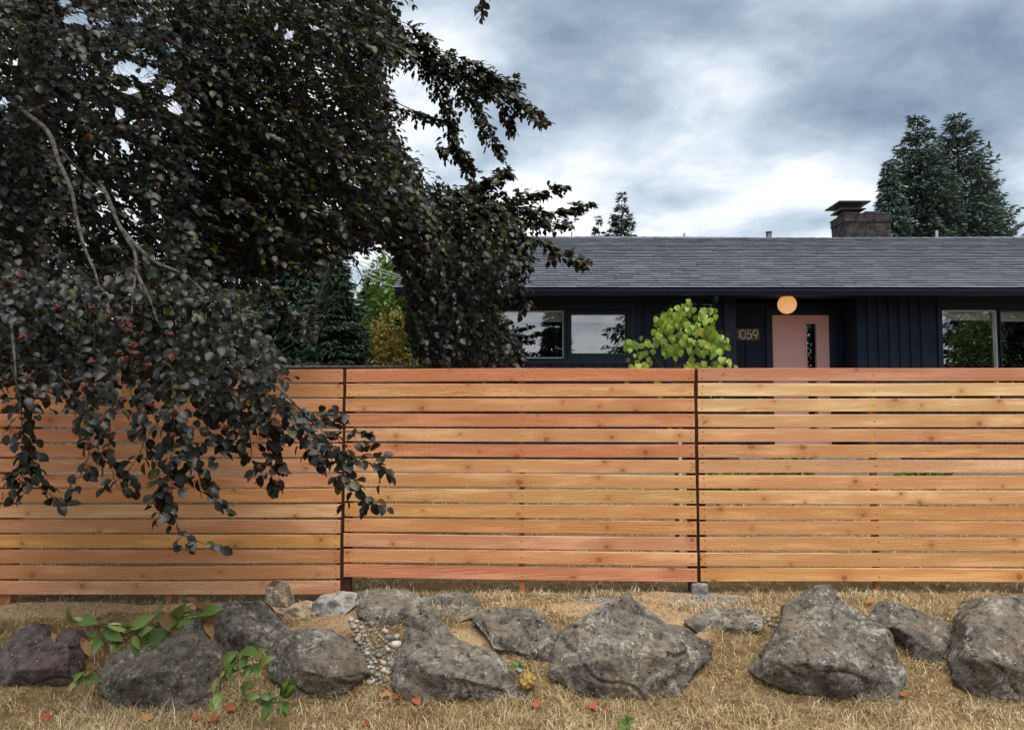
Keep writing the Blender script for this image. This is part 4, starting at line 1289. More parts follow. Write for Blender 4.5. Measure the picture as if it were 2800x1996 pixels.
while len(placed) < 90 and tries < 6000:
    tries += 1
    u, v = prng.uniform(940, 1095), prng.uniform(1685, 1885)
    if not inpoly(np.array([u]), np.array([v]), chan)[0]: continue
    r = prng.choice([5, 6.5, 8, 9, 11, 13, 15]) * prng.uniform(.85, 1.15)
    if any((u - a) ** 2 + ((v - b) * 1.25) ** 2 < (0.78 * (r + c)) ** 2 for a, b, c in placed): continue
    placed.append((u, v, r))
for (u, v, r) in placed:
    pebble(u, v, r, 'CHANNEL', 'river pebbles in the boulder gap')
for (u, v, r) in [(2085, 1690, 8), (2100, 1698, 9), (2118, 1688, 10), (2130, 1700, 8), (2108, 1710, 9), (2124, 1714, 8), (2136, 1690, 8), (2092, 1704, 6)]:
    pebble(u, v, r, 'small rounded pebble in the heap beside the pyramid shaped boulder', 'pebbles by the pyramid boulder', (0.26, 0.23, 0.20))
pebble(1421, 1836, 10, 'blue grey pebble beside the yellow moss tuft', None, (0.26, 0.30, 0.34))
pebble(1754, 1594, 9, 'pale oval stone on the bare sand below the fence', None, (0.46, 0.40, 0.32))
for (u, v, r) in [(1850, 1985, 11), (858, 1990, 9), (884, 1988, 8), (1022, 1965, 9), (1005, 1918, 8), (1010, 1868, 9)]:
    pebble(u, v, r, 'loose pale pebble lying in the dry lawn below the boulders', 'loose pebbles in the lawn', (0.38, 0.36, 0.33))
# fine gravel: uncountable
gp = []
def scatter_mask(fn, n, x0, x1, y0, y1):
    x = prng.uniform(x0, x1, n * 12); y = prng.uniform(y0, y1, n * 12)
    k = fn(x, y) > prng.uniform(0.2, 0.9, n * 12)
    return x[k][:n], y[k][:n]
gx_, gy_ = scatter_mask(lambda a, b: gravel_mask(a, b), 2600, -1.3, 3.8, 4.2, 5.28)
pos = np.stack([gx_, gy_, gz(gx_, gy_) + 0.002], -1)
N = len(pos)
tet = np.array([(1, 0, -.3), (-.5, .87, -.3), (-.5, -.87, -.3), (0.1, 0.1, 0.7)])
ang = prng.uniform(0, 6.28, N); sz = prng.uniform(0.003, 0.009, N)
ct, st = np.cos(ang), np.sin(ang)
VV = np.stack([tet[None, :, 0] * ct[:, None] - tet[None, :, 1] * st[:, None], tet[None, :, 0] * st[:, None] + tet[None, :, 1] * ct[:, None], np.repeat(tet[None, :, 2], N, 0)], -1) * sz[:, None, None] + pos[:, None]
TT = (np.array([(0, 1, 3), (1, 2, 3), (2, 0, 3)])[None] + (np.arange(N) * 4)[:, None, None]).reshape(-1, 3)
go = part('gravel', VV.reshape(-1, 3), [TT.astype(np.int32)], M['gravel'])
tag(go, 'fine grey gravel scattered in the bare patches', 'gravel', kind='stuff')

gx_, gy_ = scatter_mask(lambda a, b: 0.25 + 0.6 * sand_mask(a, b), 5200, -3.6, 3.7, 3.7, 5.28)
pos = np.stack([gx_, gy_, gz(gx_, gy_) + 0.001], -1)
N = len(pos)
ang = prng.uniform(0, 6.28, N); sz = prng.uniform(0.002, 0.008, N)
ct, st = np.cos(ang), np.sin(ang)
VV = np.stack([tet[None, :, 0] * ct[:, None] - tet[None, :, 1] * st[:, None], tet[None, :, 0] * st[:, None] + tet[None, :, 1] * ct[:, None], np.repeat(tet[None, :, 2], N, 0)], -1) * sz[:, None, None] + pos[:, None]
TT = (np.array([(0, 1, 3), (1, 2, 3), (2, 0, 3)])[None] + (np.arange(N) * 4)[:, None, None]).reshape(-1, 3)
M['crumb'] = simple_mat('soil_crumb', (0.20, 0.135, 0.08), 0.95, 0.1, 0.7, 60.0)
tag(part('soil_crumbs', VV.reshape(-1, 3), [TT.astype(np.int32)], M['crumb']), 'brown soil crumbs and litter on the bare patches', 'soil', kind='stuff')

# ------------------------------------------------------------------ dry grass
def grass(n, x0, x1, y0, y1, lmin, lmax, wid, seed, lay=(0.55, 1.5)):
    r = np.random.default_rng(seed)
    # clumped roots
    nc = n // 14
    cx = r.uniform(x0, x1, nc); cy = r.uniform(y0, y1, nc)
    k = r.integers(0, nc, n)
    x = cx[k] + r.normal(0, 0.028, n); y = cy[k] + r.normal(0, 0.028, n)
    ok = (r.uniform(0, 1, n) > 0.96 * np.clip(sand_mask(x, y) * 1.1, 0, 1)) & (r.uniform(0, 1, n) > 0.93 * np.clip(gravel_mask(x, y), 0, 1))
    ok &= (fbm(x, y, 3.1, 0.4) + 0.7 * fbm(x, y, 9.0, 1.4) + r.uniform(-1.0, 1.0, n)) > -0.9
    x, y, k = x[ok], y[ok], k[ok]
    n = len(x)
    z = gz(x, y) - 0.004
    caz = r.uniform(0, 6.28, nc)
    az = caz[k] + r.normal(0, 0.9, n)
    til = r.uniform(lay[0], lay[1], n)
    Ln = r.uniform(lmin, lmax, n) * (0.6 + 0.4 * r.uniform(0, 1, n))
    d1 = np.stack([np.cos(az) * np.sin(til * 0.6), np.sin(az) * np.sin(til * 0.6), np.cos(til * 0.6)], -1)
    til2 = np.minimum(til * 1.5, 1.75)
    d2 = np.stack([np.cos(az) * np.sin(til2), np.sin(az) * np.sin(til2), np.cos(til2)], -1)
    sd = np.stack([-np.sin(az + r.normal(0, .5, n)), np.cos(az), np.zeros(n)], -1)
    w = (wid * r.uniform(0.6, 1.4, n))[:, None]
    b = np.stack([x, y, z], -1)
    m = b + d1 * (Ln * 0.5)[:, None]
    t = m + d2 * (Ln * 0.5)[:, None]
    V = np.stack([b - sd * w, b + sd * w, m - sd * w * 0.8, m + sd * w * 0.8, t], 1).reshape(-1, 3)
    o = (np.arange(n) * 5)[:, None]
    Q = np.array([[0, 1, 3, 2]]) + o
    T = np.array([[2, 3, 4]]) + o
    ti = np.clip(0.11 * fbm(x, y, 1.7, 3.3) + 0.09 * fbm(x, y, 6.1, 1.3) + r.normal(0.50, 0.27, n), 0, 0.945)
    gr = (r.uniform(0, 1, n) < 0.035 + 0.05 * np.clip(fbm(x, y, 0.9, 5.0), 0, 1))
    ti[gr] = 1.0
    return V, T, Q, np.repeat(ti, 5)
parts = [grass(190000, -4.2, 4.9, 3.55, 5.28, 0.035, 0.10, 0.0016, 1), grass(11500, -4.2, 4.9, 3.7, 4.9, 0.10, 0.20, 0.0015, 2, (0.6, 1.5)),
         grass(26000, -4.2, 5.5, 5.28, 9.3, 0.05, 0.10, 0.0030, 3)]
Vs, Ts, Qs, Ti = [], [], [], []
off = 0
for (V, T, Q, ti) in parts:
    Vs.append(V); Ts.append(T + off); Qs.append(Q + off); Ti.append(ti); off += len(V)
go = part('dry_grass', np.concatenate(Vs), [np.concatenate(Ts).astype(np.int32), np.concatenate(Qs).astype(np.int32)], M['straw'], None, False, np.concatenate(Ti))
tag(go, 'straw coloured dry grass covering the lawn around the boulders', 'grass', kind='stuff')

# moss tuft
bm = bmesh.new()
bmesh.ops.create_icosphere(bm, subdivisions=4, radius=1.0)
d_ = ground_dist(1435, 1880); pm_ = P(1438, 1872, d_)
V = []
for v in bm.verts:
    k = 1 + 0.35 * mnoise.fractal(v.co * 2.2, 1, 2, 4)
    V.append((pm_.x + v.co.x * 0.052 * k, pm_.y + v.co.y * 0.06 * k, pm_.z + 0.02 + v.co.z * 0.045 * k))
bm.verts.index_update()
Fc = np.array([[q.index for q in f.verts] for f in bm.faces], np.int32); bm.free()
tag(part('moss_tuft', np.array(V), [Fc], M['moss'], None, True), 'round tuft of yellow moss at the foot of the long slanting boulder', 'moss')

# ------------------------------------------------------------------ broad-leaved lily plants
lrng = np.random.default_rng(41)
def leaf_obj(name, tpl, pos, d, nrm, size, mat, parent, tint):
    V, T, Q = leaf_mesh(tpl, np.array([pos]), np.array([d]), np.array([nrm]), np.array([size]))
    o = part(name, V, faces_of(T, Q), mat, parent, True, np.full(len(V), tint))
    return o
def lily(label, root, leaves, D, dry=()):
    """leaves: list of (u0,v0,u1,v1) base->tip in photo px"""
    ro = P(root[0], root[1], D)
    e_ = empty('lily_plant', (ro.x, ro.y, ro.z - 0.01), label, 'plant', 'lily plants in the rockery')
    for src, mt, nm in ((leaves, 'lily', 'leaf'), (dry, 'dry_leaf', 'withered_leaf')):
        jit = [tuple(c_ + lrng.normal(0, 11) for c_ in l_) for l_ in src[::2]] if len(src) > 10 else []
        for (u0, v0, u1, v1) in list(src) + jit:
            d0 = D + lrng.uniform(-.03, .03); d1 = D + lrng.uniform(-.10, .02)
            a, b = np.array(P(u0, v0, d0)), np.array(P(u1, v1, d1))
            nrm = np.array([lrng.normal(0, .35), -0.75, 0.65 + lrng.normal(0, .3)])
            L_ = np.linalg.norm(b - a) * 1.05
            tpl = LANCE
            leaf_obj(nm, tpl, a, b - a, nrm, L_ * 0.92, M[mt], e_, lrng.uniform(0.1, 0.95))
            st_ = MB().tube([tuple(ro), tuple((np.array(ro) * .45 + a * .55) + np.array([0, 0, .01])), tuple(a)], [0.003, 0.0025, 0.002], 5)
            st_.build('stem', M['lily' if mt == 'lily' else 'dry_leaf'], e_, tint=[0.3] * len(st_.v))
def z1l(l): return [(a / 2.398, 1500 + b / 2.398, c / 2.398, d / 2.398 + 1500) for a, b, c, d in l]
lily('green lily clump sprawling along the top of the broad lichened boulder', (400, 1720),
     z1l([(960, 640, 1080, 520), (1080, 500, 1000, 350), (980, 600, 1090, 570), (700, 500, 840, 520), (740, 560, 640, 610), (850, 530, 980, 430), (880, 560, 900, 660), (640, 570, 560, 540), (760, 600, 720, 665), (1100, 480, 1230, 460), (1120, 430, 1200, 390), (1230, 440, 1320, 400), (1290, 430, 1420, 370), (560, 480, 480, 440), (600, 590, 620, 650), (690, 520, 760, 580), (920, 570, 960, 510), (1150, 520, 1080, 575), (1060, 560, 970, 640), (500, 470, 600, 455), (820, 560, 700, 590), (1180, 480, 1100, 500), (480, 480, 420, 400), (1260, 400, 1160, 390)]), 4.10,
     z1l([(1060, 430, 1110, 500), (1300, 400, 1280, 300), (1330, 450, 1400, 590), (1350, 470, 1390, 560), (1310, 390, 1360, 450), (690, 610, 700, 700), (560, 600, 590, 700), (700, 690, 640, 800), (600, 500, 680, 480), (820, 580, 800, 640), (380, 520, 340, 580)]))
lily('small lily sprig beside the dark reddish boulder', (232, 1850), z1l([(520, 870, 415, 930), (540, 850, 630, 850), (480, 870, 520, 810), (490, 900, 450, 960)]), 4.12, z1l([(560, 830, 600, 780), (570, 790, 590, 740)]))
lily('upright lily shoots growing between the lichened and the blocky boulders', (610, 1850),
     z1l([(1550, 690, 1450, 760), (1560, 690, 1670, 640), (1640, 690, 1580, 780), (1690, 760, 1785, 700), (1670, 770, 1605, 835), (1500, 780, 1510, 870), (1520, 800, 1440, 820), (1430, 840, 1375, 960), (1430, 955, 1355, 1055), (1690, 700, 1710, 655), (1540, 720, 1490, 770), (1680, 750, 1690, 810)]), 4.04)
lily('low lily shoots on the lawn edge under the blocky boulder', (720, 1930),
     z1l([(1680, 960, 1570, 990), (1700, 960, 1790, 980), (1600, 960, 1580, 920), (1770, 940, 1800, 900), (1780, 1000, 1700, 1110), (1860, 950, 1840, 880), (1870, 960, 1890, 900), (1880, 1000, 1830, 1070), (1880, 1010, 1870, 1110), (1760, 990, 1650, 970), (1740, 1000, 1760, 950)]), 4.02)
lily('tiny rosette in the gap below the undercut boulder', (1418, 1820), [(1418, 1820, 1396, 1816), (1418, 1820, 1404, 1808), (1418, 1820, 1420, 1806), (1418, 1820, 1434, 1810), (1418, 1820, 1428, 1824)], 4.42)
lily('small green weed tuft in the straw lawn', (1717, 1978), [(1717, 1978, 1700, 1965), (1717, 1978, 1712, 1958), (1717, 1978, 1728, 1960), (1717, 1978, 1738, 1968), (1717, 1978, 1705, 1975)], 3.95)

# fallen leaves
FL = [(1140, 1930, 20, 0.3, 'fallen orange red leaf at the foot of the long slanting boulder'), (1086, 1914, 16, 0.0, 'fallen bright red leaf between the pebbles and the long slanting boulder'), (1461, 1934, 18, 0.5, 'fallen coral leaf on the lawn below the yellow moss'),
      (1626, 1945, 22, 0.4, 'fallen coral leaf curled on the lawn below the largest boulder'), (630, 1946, 24, 0.4, 'fallen orange leaf under the low lily shoots'), (403, 1972, 22, 0.9, 'fallen curled tan leaf below the broad lichened boulder'),
      (130, 1972, 18, 0.1, 'fallen crimson leaf in the grass below the dark reddish boulder'), (538, 1970, 14, 0.3, 'small fallen red leaf below the broad lichened boulder'), (1052, 1908, 18, 0.8, 'fallen orange brown leaf at the lower end of the pebble channel'),
      (590, 1975, 26, 0.5, 'long fallen orange leaf beside the low lily shoots'), (2468, 1905, 12, 0.2, 'tiny fallen red leaf beside the pyramid shaped boulder'), (1660, 1950, 12, 0.4, 'tiny fallen coral leaf near the curled coral one'),
      (757, 1694, 20, 0.6, 'fallen orange leaf on the soil beside the blocky boulder'), (2380, 1652, 14, 0.5, 'fallen rust leaf in the grass behind the small leaning boulder'), (1000, 1985, 14, 0.1, 'fallen dark red leaf beside the loose pebbles')]
for (u, v, px, ti, lab) in FL:
    d = ground_dist(u, v + 4)
    p = P(u, v, d)
    s = 2.0 * px / F * d
    az = lrng.uniform(0, 6.28)
    dd = np.array([math.cos(az), math.sin(az) * .6, 0.15])
    V, T, Q = leaf_mesh(OVAL, np.array([[p.x - .5 * s * dd[0], p.y - .5 * s * dd[1], float(gz(p.x, p.y)) + 0.025]]), dd[None], np.array([[lrng.normal(0, .3), -.55, .8]]), np.array([s]))
    V[:, 2] += 0.006 * np.sin(V[:, 0] * 90)
    o = part('fallen_leaf', V, faces_of(T, Q), M['fallen_red'], None, True, np.full(len(V), ti))
    tag(o, lab, 'leaf', 'fallen leaves')
for (u0, v0, u1, v1, lab) in [(1680, 1962, 1676, 1930, 'splinter of orange cedar wood standing in the lawn'), (1850, 1972, 1895, 1978, 'flat cedar offcut lying in the lawn near the weed tuft'), (637, 1912, 715, 1882, 'thin pinkish stick lying among the low lily shoots')]:
    d = ground_dist(u0, v0) - 0.01
    MBs = MB().tube([P(u0, v0, d), P((u0 + u1) / 2, (v0 + v1) / 2 - 1, d), P(u1, v1, d + 0.02)], [0.005, 0.006, 0.004], 4)
    tag(MBs.build('wood_splinter', M['stringer']), lab, 'stick')

# ------------------------------------------------------------------ copper beech
brg = np.random.default_rng(101)
tb = Vector((-5.6, 8.6, float(gz(-5.6, 8.6))))
beech = empty('beech_tree', tb, 'large copper beech with dark leaves drooping over the fence', 'tree')

LEAF = dict(pos=[], d=[], n=[], s=[])
TW = MB()
def add_leaves(pos, d, n, s):
    LEAF['pos'].append(pos); LEAF['d'].append(d); LEAF['n'].append(n); LEAF['s'].append(s)

def sprays(root, dirn, length, nl, lsize, facing=0.55):
    """root (N,3), dirn (N,3): a curved drooping twig each, leaves alternating on it"""
    N = len(root)
    dirn = unit(dirn)
    up = np.array([0, 0, 1.0])
    side = unit(np.cross(dirn, up[None] + brg.normal(0, .25, (N, 3))))
    pn = unit(np.cross(side, dirn))
    for k in range(nl):
        t = (k + 0.6) / nl
        p = root + dirn * (length * t)[:, None]
        p[:, 2] -= 0.28 * length * t * t
        sg = 1 if k % 2 else -1
        dd = unit(dirn * (0.65 + 0.3 * t) + side * (sg * brg.uniform(0.4, 1.0, N) * (1 - 0.5 * t))[:, None] + np.array([0.12, -0.05, -0.16]) + brg.normal(0, .26, (N, 3)))
        nn = pn * 0.8 + np.array([0.05, -facing, 0.35]) + brg.normal(0, .38, (N, 3))
        s = lsize * brg.uniform(0.72, 1.18, N)
        add_leaves(p + brg.normal(0, .008, (N, 3)), dd, nn, s)
    return

def twig_lines(root, dirn, length, rad):
    dirn = unit(dirn)
    for r0, d0, l0 in zip(root, dirn, length):
        pts = []
        for t in (0, .5, 1.0):
            p = r0 + d0 * l0 * t
            pts.append((p[0], p[1], p[2] - 0.35 * l0 * t * t))
        TW.tube(pts, [rad, rad * .8, rad * .5], 3, False)

def poly_area(poly):
    a = 0
    for i in range(len(poly)):
        x1, y1 = poly[i]; x2, y2 = poly[(i + 1) % len(poly)]
        a += x1 * y2 - x2 * y1
    return abs(a) / 2

def pix2world(u, v, Y):
    a = (u - 1400) / F; b = -(v - 998) / F
    dy = math.cos(PITCH) - b * math.sin(PITCH); dz = math.sin(PITCH) + b * math.cos(PITCH)
    t = Y / dy
    return np.stack([a * t, Y, dz * t], -1)

HOLES = [(95, 270, 20, 18), (110, 318, 14, 8), (345, 190, 22, 16), (400, 205, 18, 16), (462, 245, 12, 14), (205, 55, 22, 10), (365, 55, 14, 6), (60, 170, 20, 8), (480, 300, 14, 16), (280, 570, 12, 8), (340, 395, 10, 10), (75, 440, 10, 10), (270, 525, 9, 6), (790, 95, 10, 10), (755, 75, 6, 8), (25, 480, 10, 6), (10, 275, 8, 8), (360, 250, 16, 8), (325, 310, 10, 12), (180, 8, 8, 8)]
def region(poly, y0, y1, cover, nl=9, length=(0.20, 0.40), lsize=0.060, lead=(0.85, -0.25, -0.38), keep=None, holes=True, lines=0.35):
    ym = (y0 + y1) / 2
    area = poly_area(poly) * (ym / F) ** 2
    la = 0.42 * lsize ** 2
    N = int(cover * area / (la * 0.55 * nl))
    us = [p[0] for p in poly]; vs = [p[1] for p in poly]
    U = brg.uniform(min(us), max(us), N * 4); Vv = brg.uniform(min(vs), max(vs), N * 4)
    ok = inpoly(U, Vv, poly)
    U, Vv = U[ok][:N], Vv[ok][:N]
    N = len(U)
    Y = brg.uniform(y0, y1, N)
    root = pix2world(U, Vv, Y)
    d = np.array(lead)[None] + brg.normal(0, .45, (N, 3))
    Ln = brg.uniform(*length, N)
    sprays(root - unit(d) * (Ln * 0.5)[:, None], d, Ln, nl, lsize)
    m = brg.uniform(0, 1, N) < lines
    twig_lines((root - unit(d) * (Ln * 0.5)[:, None])[m], d[m], Ln[m], 0.0022)

def finger(pts, Ys, w0=0.16, w1=0.06, lsize=0.060, step=0.0150, rad=0.006, nl=5, fac=0.55, sp=1.15):
    """a bough: pts photo px, Ys distances along it"""
    W = [P(u, v, y) for (u, v), y in zip(pts, Ys if isinstance(Ys, (list, tuple)) else [Ys] * len(pts))]
    path = smooth_path(W, 8)
    arr = np.array([p[:] for p in path])
    seg = np.linalg.norm(np.diff(arr, axis=0), axis=1)
    cum = np.concatenate([[0], np.cumsum(seg)])
    tot = cum[-1]
    n = max(4, int(tot / step))
    s = np.linspace(0, tot, n)
    P_ = np.stack([np.interp(s, cum, arr[:, i]) for i in range(3)], -1)
    tan_ = unit(np.gradient(P_, axis=0))
    t = s / tot
    w = w0 + (w1 - w0) * t
    rnd = unit(brg.normal(0, 1, (n, 3)) * np.array([1.25, 1.0, 0.55]))
    d = tan_ * 0.55 + rnd * 0.95 + np.array([0.06, -0.05, -0.20])
    Ln = w * brg.uniform(0.55, 1.25, n)
    sprays(P_, d, Ln, nl, lsize, fac)
    twig_lines(P_, d, Ln, 0.0016)
    rr = [rad * (1 - 0.75 * i / (len(path) - 1)) for i in range(len(path))]
    TW.tube(path, rr, 5)

# upper left mass
A1 = [(-200, -160), (520, -160), (520, 520), (-200, 560)]
A2 = [(480, -160), (1085, -160), (1060, 40), (1105, 120), (1040, 190), (1060, 290), (1090, 390), (1150, 470), (1150, 560), (1060, 630), (980, 680), (880, 700), (760, 720), (640, 760), (480, 760)]
A3 = [(-200, 520), (520, 500), (560, 760), (500, 800), (-200, 820)]
region(A1, 4.9, 6.6, 3.1, lsize=0.0640, nl=9)
region(A1, 6.6, 9.0, 1.5, lsize=0.0656, nl=9)
region(A2, 5.4, 6.8, 3.4, lsize=0.0623)
region(A2, 6.8, 8.8, 3.4, lsize=0.0656)
region(A3, 4.8, 5.8, 1.5, lsize=0.0623)
region(A3, 5.6, 8.5, 1.2, lsize=0.0640)
# right upper bough (sky side)
f = finger
f([(940, 40), (1100, 110), (1260, 160), (1400, 250), (1490, 330)], [6.6, 6.7, 6.8, 6.9, 7.0], 0.30, 0.06, nl=6)
f([(1000, 60), (1150, 150), (1300, 200), (1420, 235)], [6.7, 6.8, 6.9, 7.0], 0.30, 0.09, nl=6)
f([(980, 20), (1080, 60), (1180, 110)], 6.7, 0.22, 0.10)
f([(1130, 150), (1250, 230), (1320, 320), (1365, 425)], 6.9, 0.24, 0.06)
f([(1170, 180), (1215, 280), (1245, 390), (1285, 462)], 6.9, 0.20, 0.06)
f([(1280, 190), (1370, 270), (1400, 352)], 7.0, 0.18, 0.05)
f([(1350, 230), (1420, 285), (1480, 330)], 6.8, 0.14, 0.05)
f([(1060, 270), (1150, 310), (1230, 335)], 6.9, 0.14, 0.06)
f([(1100, 130), (1230, 190), (1330, 260)], 7.1, 0.28, 0.10, nl=6)
f([(1190, 410), (1240, 410), (1295, 465)], 6.9, 0.10, 0.05)
# middle bough over the roof
f([(1050, 560), (1230, 530), (1390, 475)], 6.4, 0.28, 0.06, nl=6)
f([(1120, 580), (1330, 560), (1500, 580), (1615, 556)], [6.3, 6.4, 6.5, 6.5], 0.30, 0.05, nl=6)
f([(1100, 610), (1330, 570), (1460, 530), (1540, 512)], 6.5, 0.28, 0.05, nl=6)
f([(1200, 600), (1420, 640), (1540, 690), (1600, 716)], [6.1, 6.1, 6.15, 6.2], 0.26, 0.06)
f([(1300, 560), (1440, 600), (1560, 610)], 6.4, 0.22, 0.06)
f([(1350, 600), (1420, 680), (1425, 760), (1438, 845)], 6.1, 0.14, 0.06)
f([(1260, 510), (1330, 500), (1395, 470)], 6.5, 0.14, 0.06)
C1 = [(1040, 520), (1180, 500), (1340, 530), (1430, 580), (1400, 660), (1050, 680)]
region(C1, 5.9, 7.0, 3.4)
# lower curtain behind the fence
D1 = [(1060, 640), (1430, 640), (1405, 700), (1365, 770), (1330, 810), (1350, 870), (1400, 940), (1425, 985), (1400, 1030), (1200, 1030), (1140, 960), (1110, 880), (1115, 780), (1075, 700)]
region(D1, 5.7, 6.4, 3.0, lsize=0.0541, lead=(0.35, -0.1, -0.9))
region(D1, 6.4, 7.2, 1.6, lsize=0.0558, lead=(0.35, -0.1, -0.9))
f([(1330, 830), (1390, 920), (1425, 980)], 5.9, 0.10, 0.04, lsize=0.0492)
# fringe above the grey fence
f([(900, 720), (880, 800), (850, 880), (830, 930)], 5.2, 0.16, 0.05)
f([(960, 700), (990, 760), (1000, 820)], 5.8, 0.14, 0.05)
f([(700, 760), (790, 850), (840, 930)], 5.0, 0.16, 0.05)
# near drooping mass
E1 = [(-150, 740), (600, 770), (680, 850), (760, 945), (745, 1010), (560, 1015), (-150, 1000)]
region(E1, 4.0, 5.0, 2.8, lsize=0.057, lead=(0.65, -0.35, -0.42), nl=8)
E2 = [(380, 960), (745, 960), (735, 1080), (640, 1120), (520, 1100), (400, 1060)]
region(E2, 3.8, 4.7, 1.9, lsize=0.057, lead=(0.65, -0.35, -0.42), nl=8)
E3 = [(-150, 960), (400, 960), (400, 1050), (-150, 1060)]
region(E3, 3.8, 4.7, 0.55, lsize=0.057, lead=(0.4, -0.3, -0.7), nl=7)
NL = 0.057
def nf(pts, Y, w0, w1, **k):
    finger(pts, Y, w0 * 1.35, w1 * 1.3, lsize=NL, step=0.60 * k.get('step', 0.045), rad=0.0045, nl=k.get('nl', 3), fac=0.7)
nf([(30, 1000), (55, 1090), (62, 1180), (72, 1260), (40, 1330)], 3.85, 0.10, 0.05, step=0.035)
nf([(60, 1220), (90, 1310), (160, 1370)], 3.85, 0.08, 0.04)
nf([(230, 1030), (240, 1130), (245, 1230), (215, 1315)], 3.9, 0.09, 0.05)
nf([(295, 1050), (300, 1160), (300, 1250), (320, 1335)], 3.8, 0.10, 0.06)
nf([(160, 1020), (200, 1080), (260, 1180)], 4.0, 0.09, 0.06)
nf([(470, 1020), (475, 1130), (470, 1230), (450, 1330)], 3.75, 0.16, 0.07, nl=4, step=0.03)
nf([(480, 1120), (520, 1240), (560, 1330), (600, 1385)], 3.8, 0.12, 0.05)
nf([(455, 1330), (475, 1410), (500, 1460), (575, 1492)], 3.75, 0.03, 0.05, step=0.05, nl=2)
nf([(460, 1300), (440, 1370), (435, 1410)], 3.75, 0.07, 0.04)
nf([(590, 1060), (610, 1150), (625, 1215)], 3.9, 0.10, 0.05)
nf([(690, 1040), (725, 1140), (735, 1230), (745, 1325)], 3.95, 0.14, 0.05, nl=4, step=0.03)
nf([(700, 1060), (790, 1110), (870, 1150), (945, 1128)], 4.1, 0.10, 0.04)
nf([(740, 1080), (830, 1170), (920, 1230), (1000, 1260), (1055, 1282)], 3.95, 0.10, 0.05, step=0.035)
nf([(920, 1220), (945, 1290), (970, 1340), (1030, 1368)], 3.9, 0.08, 0.05, step=0.035)
nf([(790, 1120), (840, 1200), (860, 1260)], 4.0, 0.08, 0.05)
nf([(880, 1180), (960, 1180), (1000, 1185)], 4.0, 0.07, 0.04)
nf([(380, 1040), (400, 1130), (390, 1220), (350, 1290)], 3.85, 0.11, 0.06)
nf([(640, 1070), (680, 1180), (690, 1260)], 4.0, 0.10, 0.05)
nf([(520, 1060), (560, 1150), (590, 1230)], 3.9, 0.12, 0.06)
# twig tip hanging into the top of the frame
finger([(1345, -110), (1330, -40), (1315, 30)], 5.2, 0.12, 0.05, step=0.03, nl=4)
finger([(1060, -60), (1110, -20), (1120, 8)], 5.4, 0.06, 0.04, step=0.06, nl=2)

LP = np.concatenate(LEAF['pos']); LD = np.concatenate(LEAF['d']); LN = np.concatenate(LEAF['n']); LS = np.concatenate(LEAF['s'])
# gaps where the sky shows through
u_, v_ = PX(LP + unit(LD) * (LS * 0.5)[:, None])
keep = np.ones(len(LP), bool)
for (hu, hv, ru, rv) in HOLES:
    keep &= ((u_ - hu) / ru) ** 2 + ((v_ - hv) / rv) ** 2 > 2.6 + brg.normal(0, .5, len(LP))
# open window between the two masses, and the sky notch under the right bough
OPEN = [(880, 740), (960, 700), (1020, 690), (1065, 660), (1078, 720), (1108, 790), (1105, 900), (1140, 980), (1190, 1030), (800, 1030), (770, 960), (830, 900)]
wob = brg.normal(0, 9, len(LP))
keep &= ~(inpoly(u_ + wob, v_ + wob, OPEN) & (brg.uniform(0, 1, len(LP)) < 0.93))
NOTCH = [(1075, 215), (1120, 215), (1160, 240), (1185, 300), (1130, 305), (1085, 295)]
keep &= ~inpoly(u_, v_, NOTCH)
LP, LD, LN, LS = LP[keep], LD[keep], LN[keep], LS[keep]
u_, v_ = u_[keep], v_[keep]
NLEAF = len(LP)
tint = np.clip(brg.normal(0.45, 0.20, NLEAF), 0, 0.80)
ol = brg.uniform(0, 1, NLEAF) < (0.05 + 0.22 * ((u_ > 560) & (v_ < 720)))
tint[ol] = brg.uniform(0.82, 0.97, ol.sum())
rd = brg.uniform(0, 1, NLEAF) < 0.008
tint[rd] = 1.0
# the crown: everything but the 300 leaves that show largest
show = LS * F / LP[:, 1]
vis = (u_ > 0) & (u_ < 2800) & (v_ > 0) & (v_ < 1996)
# nearest silhouetted leaves first: those of the hanging tips
score = np.where(vis, show, 0) + np.where(v_ > 1000, 12, 0)
big = np.argsort(-score)[:300]
isbig = np.zeros(NLEAF, bool); isbig[big] = True
near_ = (LP[:, 1] < 5.2) & ~isbig
far_ = ~near_ & ~isbig
V1, T1, Q1 = leaf_mesh(BEECH_HI, LP[near_], LD[near_], LN[near_], LS[near_])
V2, T2, Q2 = leaf_mesh(BEECH_LO, LP[far_], LD[far_], LN[far_], LS[far_])
o2 = len(V1)
tt = np.concatenate([np.repeat(tint[near_], len(BEECH_HI[0])), np.repeat(tint[far_], len(BEECH_LO[0]))])
crown = part('crown', np.concatenate([V1, V2]), faces_of(np.concatenate([T1, T2 + o2]), np.concatenate([Q1, Q2 + o2])), M['beech'], beech, True, tt)
crown['kind'] = 'stuff'
print('beech leaves', NLEAF, near_.sum())
shared = {}
def shared_leaf(tpl, mat, key, tb_):
    k = (key, round(tb_ * 8))
    if k not in shared:
        V, T, Q = tpl
        shared[k] = mesh_np('leaf', V, faces_of(T, Q), mat, True, np.full(len(V), tb_))
    return shared[k]
def leaf_instance(tpl, mat, key, pos, d, n, s, tb_, parent):
    o = bpy.data.objects.new('leaf', shared_leaf(tpl, mat, key, tb_))
    fm = frames(np.array([d]), np.array([n]))[0]
    mw = Matrix(((fm[0, 0], fm[0, 1], fm[0, 2], 0), (fm[1, 0], fm[1, 1], fm[1, 2], 0), (fm[2, 0], fm[2, 1], fm[2, 2], 0), (0, 0, 0, 1)))
    link(o, parent)
    lo = Vector(pos) - WL[parent]
    o.matrix_local = Matrix.Translation(lo) @ mw @ Matrix.Scale(float(s), 4)
    return o
